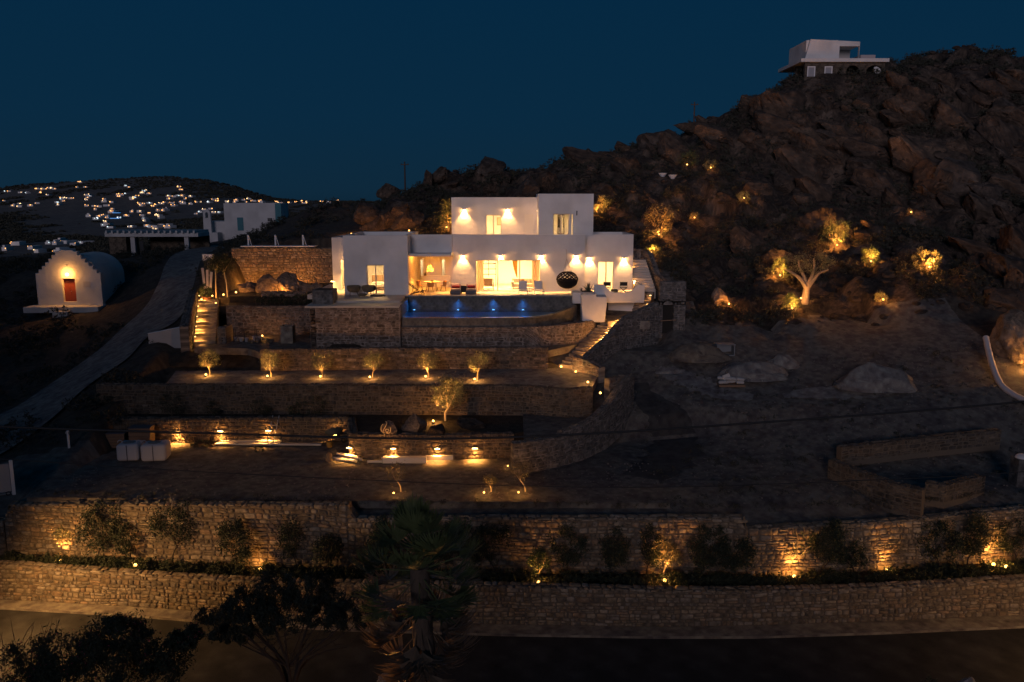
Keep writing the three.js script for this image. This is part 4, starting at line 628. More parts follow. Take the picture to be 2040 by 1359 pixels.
{ // foot of the poolside stairs: low walls, lamps, the curved outer wall
  const W = { th: .5, sw: .4, sh: .24, mats: greyStone.concat(houseStone), mortar: mortarGrey, joint: .04, proud: .03 };
  stoneWall('pier_wall', 'low stone pier with a lamp at the foot of the poolside stairs', { ...W, pts: [at(1140, 742, 56.2), at(1168, 748, 55.6), at(1193, 762, 54.4)], y0: -4.6, y1: s => -3.35 - s * .2, parts: 60 });
  stoneWall('curved_wall', 'curved grey stone wall sweeping up from the yard to the stairs', { ...W, pts: [at(1022, 946, 44), at(1060, 941, 44.3), at(1110, 925, 45.2), at(1160, 903, 46.6), at(1205, 875, 48.6), at(1240, 845, 50.8), at(1262, 812, 53)].map(p => p), y0: s => table([[0, -7.9], [6, -7.7], [12, -6.9]], s), y1: s => table([[0, -5.98], [3.2, -6.0], [3.3, -5.72], [6, -5.6], [8, -5.1], [10, -4.3], [12, -4.05]], s), parts: 300, mats: greyStone, mortar: mortarGrey });
  stoneWall('pier_wall', 'stone end pier beside the lamp at the bend of the path', { ...W, pts: [at(1214, 800, 52.0), at(1250, 795, 53.0)], y0: -6.3, y1: -4.1, parts: 60 });
  sheet('path_landing', [at(1040, 0, 45.2).setX(.7), V(4.5, 0, -47.5), V(7, 0, -51)], [V(.7, 0, -51.6), V(4, 0, -51.6), V(6.6, 0, -51.8)], -6.2, dirt, .4);
  for (const [px, py, y, I, t] of [[1118, 734, -4.44, 7, 'on the first tread of the poolside stairs'], [1147, 744, -4.44, 9, 'against the low pier at the stair foot'], [1171, 765, -4.44, 9, 'at the far end of the low pier'], [1222, 800, -6.15, 8, 'by the end pier at the bend of the path'], [1196, 787, -4.44, 3, 'in the gravel between the piers']]) { const p = onLevel(px, py, y); groundLamp(p, I * .6, 'small path lamp ' + t, { group: 'path lamps' }); }
}
/* the path terrace: six clipped trees, each with an uplight */
const treeSpots = [[418, 748], [540, 751], [644, 753], [743, 753], [853, 753], [951, 757]], treeWords = ['first of the six, at the open end of the path', 'second of the six, counted from the open end', 'third of the six, counted from the open end', 'fourth of the six, counted from the open end', 'fifth of the six, next but one to the stairs', 'sixth of the six, next to the stairs'];
treeSpots.forEach(([px, py], i) => { const p = onLevel(px, py, -4.46);
  smallTree('olive_tree', 'young path olive, ' + treeWords[i], p, 1.75, [.72, .56, .68], { group: 'olives along the path', stem: .3, lean: .04, n: 1400, clumps: 30, mat: olive, leaf: [.12, .044] });
  groundLamp(p.clone().add(V(-.16, 0, i === 2 || i === 4 ? .1 : .3)), 6, 'uplight of the path olive, ' + treeWords[i], { group: 'uplights of the path olives', aim: [.05, 1.1, -.16, 42, .66] }); });
/* olive terrace: boulders, a lit tree, a wire figure */
{
  const q = onLevel(887, 838, -6.33); smallTree('olive_tree', 'taller leafy olive lit from below among the boulders', q, 2.7, [1.15, .85, 1.0], { stem: .33, n: 3600, clumps: 50, r: .06, bark: barkPale, leaf: [.13, .046] });
  groundLamp(q.clone().add(V(-.7, 0, .55)), 9, 'uplight at the foot of the taller olive among the boulders', { aim: [.45, 1.6, -.4, 150, .62] });
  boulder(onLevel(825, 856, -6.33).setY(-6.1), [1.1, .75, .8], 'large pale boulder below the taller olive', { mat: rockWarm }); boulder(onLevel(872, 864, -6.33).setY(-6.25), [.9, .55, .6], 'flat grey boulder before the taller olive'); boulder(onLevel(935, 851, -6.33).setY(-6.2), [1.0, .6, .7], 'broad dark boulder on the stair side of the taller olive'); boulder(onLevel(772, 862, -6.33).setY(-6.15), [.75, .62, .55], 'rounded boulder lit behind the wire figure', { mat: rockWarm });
  const f = thing('wire_figure', 'curled metal rod figure standing before the lit boulder', 'sculpture', onLevel(768, 871, -6.33)); const wire = M(.55, .42, .25, .5, { metalness: .3 });
  const curl = (pts, r = .022) => part('rod', new THREE.TubeGeometry(new THREE.CatmullRomCurve3(pts), 30, r, 6), wire, f);
  curl([V(-.06, .15, 0), V(-.12, .4, .02), V(0, .62, .05), V(.1, .86, 0), V(.02, .95, -.03)]); curl([V(-.1, .25, .03), V(-.24, .42, 0), V(-.22, .68, .02), V(-.12, .8, .02)]); curl([V(.06, .35, .05), V(.16, .25, .06), V(.3, .34, .04), V(.3, .58, 0)]); curl([0, 1, 2, 3, 4, 5, 6].map(i => V(.11 + .09 * Math.cos(i * .95), .42 + .09 * Math.sin(i * .95), .06)), .02); part('post', cyl(.025, .025, .3, 0, -.1, 0, 8), darkMetal, f);
  groundLamp(onLevel(764, 872, -6.33).add(V(-.1, 0, .55)), 2.2, 'low lamp before the wire figure', { r: .045 });
}
/* lamps in the two low walls above the yard */
[353, 437, 532, 668].forEach((px, i) => { const p = at(px, 861, -WD[0].z + .02); recessLamp(V(p.x, -7.02, table(WD.map(q => [q.x, q.z]), p.x) + .03), 34, ['recessed lamp in the low wall next to the bulk bags', 'recessed lamp in the low wall above the brushwood', 'recessed lamp in the low wall behind the leaning ladder', 'recessed lamp in the low wall above the tipped barrow'][i], 'lamps of the low wall', 0, .34); });
[694, 783, 871, 946].forEach((px, i) => { const z = table(WE.map(q => [q.x, q.z]), at(px, 896, 46.5).x); recessLamp(V(at(px, 896, 46.5).x, -7.08, z + .05), 30, ['recessed lamp in the wall beside the bundle of pipes', 'recessed lamp in the wall above the thick end of the white beam', 'recessed lamp in the wall above the joint of the white beams', 'recessed lamp in the wall past the ends of the white beams'][i], 'lamps of the wall behind the beams', 0, .32); });
{ const p = onLevel(1008, 936, YARD); groundLamp(p.add(V(.1, 0, -.3)), 1.2, 'small lamp at the foot of the curved wall', { r: .04 }); }

/* ------------------------------------------------------------------ west garden: stairs, levels, boulders, back wall */
{
  const s = stairs('garden_stairs', 'narrow stone stairs brightly lit from the side, west of the villa', V(-22.75, -3.2, -60.0), V(-24.35, -.6, -65.6), 1.5, 12, stepStone);
  const words = ['lowest', 'second lowest', 'middle', 'second highest', 'highest'];
  [.02, .24, .46, .7, .95].forEach((k, i) => recessLamp(s.at(k, -.9).add(V(0, .5, 0)), 16, words[i] + ' step lamp of the narrow garden stairs', 'step lamps of the narrow stairs', 1.85, .2));
  stoneWall('stair_wall', 'tall thin stone wall beside the gravel road and the narrow stairs', { pts: [V(-23.45, 0, -58.9), V(-25.45, 0, -66.2)], y0: s => -4.2 + s * .3, y1: s => -1.75 + s * .25, th: .6, sw: .36, sh: .24, mats: greyStone, mortar: mortarGrey, parts: 60 });
  stoneWall('stair_wall', 'stone wall between the narrow stairs and the lower garden', { pts: [V(-21.85, 0, -60.2), V(-21.5, 0, -60.1), V(-21.2, 0, -60.1)], y0: -3.3, y1: -2.0, th: 1.6, sw: .36, sh: .24, mats: greyStone, mortar: mortarGrey, parts: 30 });
  sheet('garden_upper', [V(-23.2, 0, -67.2), V(-14.6, 0, -67.2)], [V(-23.2, 0, -78), V(-14.6, 0, -78)], -.5, soil, .5); sheet('garden_step', [V(-23.2, 0, -64.8), V(-14.5, 0, -64.8)], [V(-23.2, 0, -67.4), V(-14.5, 0, -67.4)], -1.02, soil, .6);
  stoneWall('garden_terrace_wall', 'stone retaining wall under the clipped hedge', { pts: [V(-22.6, 0, -64.5), V(-14.5, 0, -64.5)], y0: -3.25, y1: -1.0, th: .5, sw: .4, sh: .22, mats: greyStone.concat(houseStone), mortar: mortarGrey, parts: 200, joint: .04, proud: .025 });
  stoneWall('garden_terrace_wall', 'low stone border between the hedge and the garden boulders', { pts: [at(520, 590, 67.2), at(610, 590, 67.2)], y0: -1.0, y1: -.15, th: .35, sw: .36, sh: .2, mats: houseStone, mortar: mortarPale, parts: 60 });
  const h = thing('hedge', 'long clipped dark hedge along the garden terrace', 'hedge', V(0, -1.0, -65.8)); part('foliage', leaves(5200, [3.0, .42, .5], [.1, .05], 150, { spread: .9 }).translate(-17.8, .42, 0), leafDark, h); part('stems', join(Array.from({ length: 16 }, (_, i) => bar(V(-20.6 + i * .38, -.1, 0), V(-20.6 + i * .38, .5, .1), .02, 5))), bark, h);
  groundLamp(V(-14.95, -.95, -64.9), 4, 'uplight at the villa end of the hedge'); groundLamp(at(430, 606, 65.2).setY(-.95), 4, 'lamp beside the terracotta pot at the stair head'); groundLamp(at(402, 608, 65).setY(-.62), 3, 'lamp on the landing at the stair head');
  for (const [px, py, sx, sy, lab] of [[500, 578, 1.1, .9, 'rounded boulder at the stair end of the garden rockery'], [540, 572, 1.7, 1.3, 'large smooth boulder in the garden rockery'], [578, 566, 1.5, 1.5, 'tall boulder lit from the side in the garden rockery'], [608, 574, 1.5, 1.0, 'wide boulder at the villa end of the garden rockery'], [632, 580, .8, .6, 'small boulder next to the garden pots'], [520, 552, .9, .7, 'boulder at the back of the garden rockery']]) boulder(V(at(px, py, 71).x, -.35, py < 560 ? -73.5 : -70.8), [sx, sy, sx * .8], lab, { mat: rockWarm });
  groundLamp(V(at(562, 578, 70).x, -.5, -69.2), 9, 'uplight in the gap between two garden boulders', { c: WARMER }); groundLamp(V(at(470, 582, 69).x, -.5, -69), 5, 'uplight at the foot of the slim garden trees', { c: WARMER }); groundLamp(V(at(490, 540, 76).x, -.5, -76), 16, 'uplight behind the rockery near the slim trees', { c: WARMER }); groundLamp(V(at(585, 540, 76).x, -.5, -76.2), 16, 'uplight behind the rockery near the villa', { c: WARMER }); groundLamp(V(at(606, 560, 73).x, -.5, -73), 6, 'uplight beside the wide garden boulder', { c: WARMER });
  stoneWall('back_wall', 'long stone wall behind the garden rockery under the white slab', { pts: [at(464, 560, 78), at(664, 560, 78)], y0: -.6, y1: 2.75, th: .5, sw: .46, sh: .24, mats: paleStone, mortar: mortarDark, parts: 260 });
  const r = thing('white_shelter', 'thin white slab on leaning white posts above the garden wall', 'shelter', V(0, 0, 0)), a = at(481, 491, 77.7), b = at(628, 493, 77.7); part('slab', rbox(a.x, b.x, a.y - .04, a.y + .06, -78.6, -77.4, .02), whitePaint, r);
  for (const px of [495, 549, 604]) { const q = at(px, 490, 78.2); part('post', rbox(-.07, .07, 0, 1.0, -.05, .05, .01).translate(q.x, a.y + .06, -78.2), whitePaint, r); part('strut', bar(V(q.x + .05, a.y + 1.0, -78.2), V(q.x + .3, a.y + .06, -78.2), .035), whitePaint, r); }
  for (const [px, z, hh, lab] of [[430, -67.5, 3.4, 'slim garden tree with a pale trunk next to the white panels'], [452, -68.2, 3.2, 'slim garden tree with a lit trunk beside the rockery']]) { smallTree('slim_tree', lab, V(at(px, 585, -z).x, -.6, z), hh, [1.15, .7, 1.0], { stem: .68, n: 2600, clumps: 44, bark: barkPale, mat: leafDark, r: .05, lean: .05, leaf: [.14, .05] }); groundLamp(V(at(px, 585, -z).x - .1, -.55, z + .55), 5, px < 440 ? 'uplight at the trunk next to the white panels' : 'uplight at the lit trunk beside the rockery'); }
  const w = thing('leaning_boards', 'three white boards leaning upright by the road', 'boards', at(415, 575, 67.5)); for (let i = 0; i < 3; i++) part('board', rbox(-.1, .1, 0, 1.7 - i * .15, -.02, .02, .008, 1).rotateZ(.05 - i * .09).translate(i * .26 - .3, 0, i * .08), M(.5, .46, .43, .8), w);
  const mb = thing('white_meter_box', 'small white meter cabinet above the garden wall by the road', 'meter box', at(416, 530, 70)); part('cabinet', rbox(-.45, .45, .45, 1.0, -.18, .18, .02), whitePaint, mb); part('post', box(-.1, .1, -1, .45, -.08, .08), mortarGrey, mb);
  const pt = thing('terracotta_pot', 'terracotta pot with a leafy plant at the head of the narrow stairs', 'pot', at(412, 606, 66).setY(-1)); part('pot', new THREE.LatheGeometry([[0, 0], [.28, 0], [.42, .55], [.46, .6], [.4, .62], [.36, .5], [0, .5]].map(q => new THREE.Vector2(...q)), 20), M(.32, .13, .06, .9), pt); part('foliage', leaves(700, [.5, .55, .5], [.16, .05], 18).translate(0, 1.05, 0), leafGreen, pt);
  bush('shrub', 'dark leafy shrub beside the stone planter', at(635, 600, 62.5).setY(-.9), [.75, .85, .7], { n: 1800 });
  agave(at(398, 585, 67).setY(-.6), 30, 1.2, 'spiky yucca behind the terracotta pot', leafDark, 'plant', 'yucca');
  recessLamp(V(-14.62, .72, -66.95), 14, 'bright wall lamp at the back of the porch block', 'porch lamp', 0, .3);
  // lower garden
  const rk = thing('metal_rack', 'metal trestle rack with pale pots below the hedge wall', 'rack', at(495, 690, 61).setY(-3.2)); for (const x of [-1, -.2, .6]) { part('leg', bar(V(x, 0, -.2), V(x, .95, -.2), .03), darkMetal, rk); part('leg', bar(V(x, 0, .25), V(x, .95, .2), .03), darkMetal, rk); } part('rail', bar(V(-1.1, .95, 0), V(.7, .95, 0), .03), darkMetal, rk); part('brace', bar(V(-1, .1, .22), V(-.2, .9, .22), .02), darkMetal, rk);
  for (let i = 0; i < 5; i++) { const p = thing('plant_pot', 'pale plastic plant pot under the trestle rack', 'pot', at(495, 690, 61.2).setY(-3.2).add(V(-.9 + i * .42, 0, rr(-.4, .3))), 0, 'pots under the rack'); part('pot', new THREE.LatheGeometry([[0, 0], [.12, 0], [.18, .3], [.2, .32], [.16, .32], [0, .26]].map(q => new THREE.Vector2(...q)), 14), M(.4, .4, .42, .8), p); part('earth', cyl(.14, .14, .02, 0, .27, 0, 12), soil, p); }
  for (let i = 0; i < 14; i++) boulder(at(522, 690, 60.6).setY(-3.15).add(V(rr(-.7, .9), rr(0, .25), rr(-.5, .6))), [rr(.1, .22), rr(.08, .16), rr(.1, .2)], 'pale loose stone in the heap below the hedge wall', { mat: greyStone[2], group: 'loose stones below the hedge' });
  groundLamp(at(522, 662, 62.6).setY(-3.15), 4.5, 'uplight behind the heap of loose stones', { c: WARMER });
  const pl = thing('concrete_planter', 'square concrete planter box in the lower garden', 'planter', at(575, 690, 60.6).setY(-3.2)); part('box', join([rbox(-.45, .45, 0, 1.3, .36, .45, .02), rbox(-.45, .45, 0, 1.3, -.45, -.36, .02), rbox(-.45, -.36, 0, 1.3, -.36, .36, .02), rbox(.36, .45, 0, 1.3, -.36, .36, .02)]), concrete, pl); part('earth', box(-.36, .36, 1.1, 1.2, -.36, .36), soil, pl);
  const wr = thing('white_ramp_wall', 'low white plastered wall beside the gravel road', 'wall', V(0, 0, 0)), p0 = at(297, 690, 60.5), p1 = at(377, 688, 60.5), y0 = p0.y - .6; const sh = new THREE.Shape([[p0.x, y0], [p1.x, y0], [p1.x, at(377, 650, 60.5).y], [p0.x, at(297, 666, 60.5).y]].map(q => new THREE.Vector2(...q))); part('wall', metreUV(new THREE.ExtrudeGeometry(sh, { depth: .25, bevelEnabled: true, bevelSize: .02, bevelThickness: .02, bevelSegments: 1 }).translate(0, 0, -60.75)), M(.48, .46, .45, .9, { map: plasterMap }), wr); part('coping', rbox(0, p1.x - p0.x, 0, .05, -.2, .2, .01).rotateZ(Math.atan2(at(377, 650, 60.5).y - at(297, 666, 60.5).y, p1.x - p0.x)).translate(p0.x, at(297, 666, 60.5).y + .02, -60.6), whitePaint, wr);
  for (const [px, py, r] of [[690, 690, 2.0], [1075, 728, 1.3], [390, 722, 2.6]]) { const p = px < 500 ? onLevel(px, py, -4.4) : px < 800 ? onLevel(px, py, -3.2) : onLevel(px, py, -4.4).add(V(0, 0, .2)); const g = new THREE.SphereGeometry(1, 28, 12, 0, 6.2832, 0, 1.57), q = g.attributes.position; for (let i = 0; i < q.count; i++) { const k = 1 + .25 * fbm(q.getX(i) * 2 + px, q.getZ(i) * 2); q.setXYZ(i, q.getX(i) * k * r, Math.pow(q.getY(i), 1.4) * r * .36 * k - .05, q.getZ(i) * k * r * .55); } g.computeVertexNormals(); const m = single('earth_heap', metreUV(g), soil, px === 690 ? 'low dark heap of earth at the foot of the bastion wall' : px === 390 ? 'long heap of earth at the open end of the olive path' : 'dark heap of earth against the pool wall by the stairs', 'heap'); m.position.copy(p); }
}
/* ------------------------------------------------------------------ chapel */
{
  const D = 78, z = -D, g = at(141, 608, D), c = thing('chapel', 'small white chapel with a stepped gable, red door and barrel roof', 'chapel', V(g.x, g.y, z), .04);
  const W = 6.0, hw = W / 2, sh = new THREE.Shape(), ym = 2.75, yt = 5.15, n = 7; sh.moveTo(-hw, 0); sh.lineTo(hw, 0); sh.lineTo(hw, ym); const pts = []; for (let i = 0; i < n; i++) { const k0 = i / n, k1 = (i + 1) / n, f = k => Math.cos(k * 1.45) * 0 + hw * (1 - Math.pow(k, 1.0) * .78); pts.push([f(k0), ym + (yt - ym) * (i + .8) / n], [f(k1), ym + (yt - ym) * (i + .8) / n]); }
  for (const p of pts) sh.lineTo(p[0], p[1]); sh.lineTo(.62, yt + .05); sh.lineTo(-.62, yt + .05); for (const p of pts.slice().reverse()) sh.lineTo(-p[0], p[1]); sh.lineTo(-hw, ym); sh.closePath();
  const ho = new THREE.Path(); ho.moveTo(-.62, .3); ho.lineTo(-.62, 2.55); ho.lineTo(.62, 2.55); ho.lineTo(.62, .3); ho.closePath(); sh.holes.push(ho);
  part('facade', metreUV(new THREE.ExtrudeGeometry(sh, { depth: .5, bevelEnabled: true, bevelSize: .03, bevelThickness: .03, bevelSegments: 2 }).translate(0, 0, -.5)), plasterDimmed, c);
  part('nave', box(-2.7, 2.7, -.8, 2.5, -6, -.53), plasterDimmed, c); part('vault', metreUV(new THREE.CylinderGeometry(2.7, 2.7, 5.46, 36, 1, false, 0, Math.PI).rotateZ(Math.PI / 2).rotateY(Math.PI / 2).scale(1, .82, 1).translate(0, 2.5, -3.27)), plasterDimmed, c);
  const d = part('door', rbox(-.62, .62, .3, 2.55, -.35, -.28, .01), M(.26, .045, .02, .7), c); for (const x of [-.3, .3]) part('panel', rbox(x - .22, x + .22, .5, 1.9, -.29, -.25, .015), M(.26, .045, .02, .7), d); part('handle', ball(.04, .05, 1.3, -.23), steel, d);
  part('plinth', rbox(-3.7, 3.2, -.55, .0, -.4, 1.5, .05), plasterDimmed, c); part('step', rbox(-.65, .75, -1.0, -.3, 1.51, 2.3, .05), plasterDimmed, c); part('vent', box(-.06, .06, 3.75, 3.85, -.02, .045), darkMetal, c); part('plaque', rbox(1.35, 2.0, 1.7, 2.25, 0, .05, .01), M(.55, .52, .5, .9), c);
  const l = thing('chapel_lamp', 'glowing lamp above the red chapel door', 'lamp', V(g.x + .02, g.y + 2.95, z + .12)); part('bracket', box(-.05, .05, -.05, .05, -.12, 0), darkMetal, l); part('bulb', ball(.17, 0, 0, .1, 14), glow(1, .58, .18, 7), l); const q = new THREE.PointLight(colorOf([1, .40, .075]), 16); q.position.set(0, 0, .12); q.shadow.radius = 5; l.add(q);
}
/* ------------------------------------------------------------------ houses beyond the road */
function whiteHouse(p, w, h, d, turn, label, o = {}) { const t = thing(o.name || 'white_house', label, 'house', p, turn, o.group); part('wall', box(-w / 2, w / 2, -3, h, -d, 0), o.mat || plasterDimmed, t); part('parapet', join([box(-w / 2, w / 2, h, h + .35, -.25, 0), box(-w / 2, w / 2, h, h + .35, -d, -d + .25), box(-w / 2, -w / 2 + .25, h, h + .35, -d + .25, -.25), box(w / 2 - .25, w / 2, h, h + .35, -d + .25, -.25)]), o.mat || plasterDimmed, t); return t; }
const darkWin = M(.03, .035, .04, .3), blueDoor = M(.05, .20, .24, .7);
{
  const t = whiteHouse(at(505, 462, 128), 8.5, 4.0, 8, .12, 'white house with a blue-green door beyond the road'); const dd = part('door', rbox(-2.35, -1.45, 0.2, 2.2, -.02, .06, .02), blueDoor, t); part('handle', ball(.06, -1.6, 1.2, .08), steel, dd); part('annex', box(-7, -4.252, -3, 1.6, -6, -.5), plasterDimmed, t); part('side_wall', box(4.252, 9, -3, .6, -5, -1), plasterDimmed, t); part('window', box(2.2, 2.9, 1.6, 2.1, -.02, .03), darkWin, t); part('blue_end', box(3.4, 4.3, 1.0, 4.34, .001, .06), blueDoor, t);
  const k = thing('bell_arch', 'slim white bell arch on the house beyond the road', 'bell arch', at(416, 463, 127)); const s = new THREE.Shape(); s.moveTo(-.6, 0); s.lineTo(.6, 0); s.lineTo(.55, 2.8); s.absellipse(0, 2.8, .55, .75, 0, Math.PI, false); s.closePath(); const hh = new THREE.Path(); hh.moveTo(-.22, 2.2); hh.lineTo(.22, 2.2); hh.lineTo(.22, 2.8); hh.absellipse(0, 2.8, .22, .25, 0, Math.PI, false); hh.closePath(); s.holes.push(hh); part('arch', new THREE.ExtrudeGeometry(s, { depth: .5, bevelEnabled: false }), plasterDimmed, k); part('base', box(-2.2, 1.6, -3, 0, -2, .8), plasterDimmed, k);
  const pg = thing('pergola_house', 'stone outbuilding with a long white pergola beam beyond the road', 'pergola', V(0, 0, 0)), a = at(208, 468, 106), b = at(428, 466, 112); const yb = a.y; part('beam', rbox(a.x, b.x, yb - .25, yb + .25, -110, -106, .03), plasterDimmed, pg); for (let i = 0; i < 16; i++) part('rafter', rbox(-.12, .12, 0, .3, -2.5, 2.4, .02, 1).translate(lerp(a.x + .4, b.x - .4, i / 15), yb + .25, -108), plasterDimmed, pg); for (const px of [265, 372]) { const q = at(px, 480, 106.5); part('post', rbox(-.28, .28, -4.5, -.25, -.25, .25, .03).translate(q.x, yb, -106.6), plasterDimmed, pg); } part('room', box(a.x + .3, at(255, 480, 107).x, yb - 5, yb - .26, -110, -106.4), brownStone[3], pg); part('window', box(at(238, 0, 106).x, at(246, 0, 106).x, yb - 2.6, yb - .8, -106.39, -106.33), darkWin, pg); part('back_wall', box(at(258, 0, 109).x, b.x, yb - 4, yb - .26, -110, -109.7), brownStone[0], pg);
}
/* villa on the hilltop */
{
  const p = V(0, 0, -110), t = thing('hilltop_villa', 'white villa with an open loggia and stone arches on the hilltop', 'house', p), X = (px, py) => { const q = at(px, py, 110); return [q.x, q.y]; };
  const [x0, yt] = X(1606, 78), [x1] = X(1714, 80), [, ys] = X(1650, 118), [, yb] = X(1650, 158), [lx0, ly1] = X(1673, 92), [lx1, ly0] = X(1711, 116);
  part('wall', metreUV(new THREE.ExtrudeGeometry((() => { const s = new THREE.Shape([[x0, ys], [x1, ys], [x1, yt - .3], [x0 + .6, yt]].map(q => new THREE.Vector2(...q))); s.holes.push(new THREE.Path([[lx0, ly0], [lx0, ly1], [lx1, ly1], [lx1, ly0]].map(q => new THREE.Vector2(...q)))); return s; })(), { depth: .4, bevelEnabled: false }).translate(0, 0, -.4)), plasterDimmed, t);
  part('body', box(x0 + .2, lx0 - .1, ys, yt - .05, -7, -.41), plasterDimmed, t); part('loggia_back', box(lx0 - .098, x1, ys, yt - .35, -7, -3), M(.4, .38, .36, .9), t); part('roof', box(lx0 - .098, x1, ly1 + .05, yt - .3, -2.998, -.41), plasterDimmed, t);
  const [sx0, sy0] = X(1590, 119), [sx1] = X(1764, 122); part('slab', rbox(sx0, sx1, sy0 - .45, sy0, -8, 1.2, .04), plasterDimmed, t);
  const ar = new THREE.Shape([[sx0 + .7, yb - 2], [sx1 - .3, yb - 2], [sx1 - .3, sy0 - .46], [sx0 + .7, sy0 - .46]].map(q => new THREE.Vector2(...q))); for (const [a, b] of [[1682, 1709], [1722, 1756]]) { const [ax] = X(a, 0 + 128), [bx] = X(b, 128), m = (ax + bx) / 2, r = (bx - ax) / 2, h = new THREE.Path(); h.moveTo(ax, yb - 1.9); h.lineTo(ax, sy0 - 1.6); h.absellipse(m, sy0 - 1.6, r, .8, Math.PI, 0, true); h.lineTo(bx, yb - 1.9); h.closePath(); ar.holes.push(h); }
  part('arcade', metreUV(new THREE.ExtrudeGeometry(ar, { depth: .5, bevelEnabled: false }).translate(0, 0, .2)), brownStone[2], t); part('lower_wall', box(sx0 + .7, sx1 - .3, yb - 2, sy0 - .46, -3, -2.6), brownStone[2], t);
  for (const px of [1612, 1646]) { const [wx, wy] = X(px, 146); const f = part('window', join([box(wx - .5, wx - .38, wy - .5, wy + .75, .7, .76), box(wx + .38, wx + .5, wy - .5, wy + .75, .7, .76), box(wx - .38, wx + .38, wy + .63, wy + .75, .7, .76)]), whitePaint, t); part('pane', box(wx - .38, wx + .38, wy - .5, wy + .63, .7, .73), M(.3, .3, .32, .3), f); }
  const [rx0, ry] = X(1728, 104), [rx1] = X(1758, 104); part('side_block', box(rx0, rx1, sy0, ry, -5, -2), M(.42, .36, .35, .9), t); const [qx0, qy] = X(1770, 103), [qx1] = X(1800, 103); part('side_block', box(qx0, qx1, sy0 - 1, qy, -8, -6), plasterDimmed, t); part('chimney', box(x0 + 1.2, x0 + 1.6, yt - .2, yt + .35, -3, -2.6), plasterDimmed, t);
}
/* town on the far hill: houses, each with its lamps */
const townSites = [];
{
  const lampA = glow(1, .42, .08, 4), lampB = glow(1, .62, .26, 4), lampC = glow(.75, .95, 1, 3), poolM = glow(.02, .25, .7, 1.2), farPlaster = plasterDimmed;
  const spots = [[18, 382], [8, 402], [25, 412], [52, 386], [38, 408], [60, 412], [82, 378], [80, 385], [102, 377], [108, 378], [115, 410], [130, 397], [125, 402], [135, 396], [157, 363], [160, 364], [178, 392], [172, 400], [172, 412], [188, 412], [207, 403], [212, 412], [222, 405], [236, 393], [242, 390], [262, 396], [250, 372], [283, 386], [296, 387], [273, 392], [285, 408], [297, 407], [310, 410], [322, 407], [338, 392], [335, 398], [343, 406], [352, 392], [356, 374], [360, 404], [362, 393], [220, 425], [206, 432], [213, 436], [190, 438], [237, 436], [262, 424], [297, 427], [313, 421], [331, 420], [316, 436], [285, 438], [215, 450], [208, 451], [260, 454], [292, 452], [307, 454], [333, 455], [380, 408], [395, 404], [415, 405], [432, 402], [452, 404], [470, 402], [490, 404], [505, 402], [520, 404], [552, 403], [575, 405], [590, 404], [600, 402], [640, 403], [672, 400], [405, 420], [425, 425], [390, 428], [30, 490], [95, 487], [108, 489], [115, 483], [128, 486], [160, 486], [72, 505], [115, 505], [80, 525], [8, 500], [60, 498], [30, 520], [145, 492]];
  const hit = (px, py) => { for (let d = 170; d < 1495; d += 5) { const p = at(px, py, d); if (p.y < farY(p.x, d)) return p.setY(farY(p.x, d)); } return at(px, py, 1480); };
  const wall = new THREE.BoxGeometry(1, 1, 1).translate(0, .5, -.5), globe = new THREE.SphereGeometry(1, 8, 6);
  const placeOf = (px, py) => py > 478 ? 'in the hollow beyond the chapel' : py > 416 ? 'on the lower slope of the far hill' : px > 375 ? 'on the low saddle beyond the villa' : py < 394 ? 'high on the far hill' : 'in the main row of the far town';
  for (let k = spots.length; k--;) if (spots[k][1] < 460) spots.push([spots[k][0] + rr(-18, 18), Math.max(374, spots[k][1] + rr(-6, 7))]);
  spots.forEach(([px, py], i) => { const p = hit(px, py), D = -p.z; townSites.push([p.x, D]); const s = D / 700, warm = rnd(), t = thing('town_house', 'small flat white house with a lit lamp ' + placeOf(px, py), 'house', p, rr(-.4, .4), 'houses ' + placeOf(px, py));
    const w = rr(2.8, 7) * Math.min(1, .4 + s * .45), h = rr(1.5, 2.4) * Math.min(1, .5 + s * .4), dd = rr(4, 8); const b = part('wall', wall, farPlaster, t); b.scale.set(w, h + 1.5, dd); b.position.y = -1.5; if (rnd() < .25) { const u = part('upper_storey', wall, farPlaster, t); u.scale.set(w * .45, h * .6, dd * .7); u.position.set(rr(-.25, .25) * w, h, -.4); }
    const n = rnd() < .3 ? 3 : rnd() < .5 ? 2 : 1; for (let k = 0; k < n; k++) { const g = part('lamp', globe, warm < .62 ? lampA : warm < .85 ? lampB : lampC, t); g.scale.setScalar(clamp(D / 700, .22, 1.7) * rr(.14, .34)); g.position.set(rr(-.55, .55) * w, h * rr(.5, 1.05), .5); }
    if (px === 213 || px === 220) { const q = part('pool', wall, poolM, t); q.scale.set(7, .3, 3); q.position.set(6, .2, 1); }
  });
}
/* utility poles on the ridge */
for (const [px, py, top, d, lab] of [[807, 368, 322, 101, 'bare utility pole on the low ridge behind the villa'], [1287, 289, 264, 109, 'short utility pole with a crossbar on the ridge'], [1382, 258, 203, 111, 'tall utility pole with a stay below the hilltop villa']]) { const p = at(px, py, d), h = at(px, top, d).y - p.y, t = thing('utility_pole', lab, 'pole', p.setY(p.y - 1)); part('mast', cyl(.11, .08, h + 1, 0, 0, 0, 8), darkWood, t); part('crossbar', rbox(-.5, .5, h + .6, h + .7, -.05, .05, .01), darkWood, t); for (const x of [-.4, 0, .4]) part('insulator', cyl(.04, .03, .14, x, h + .7, 0, 6), darkMetal, t); if (px === 1382) part('stay', bar(V(0, h * .55, 0), V(-1.5, .6, 0), .05), darkWood, t); }

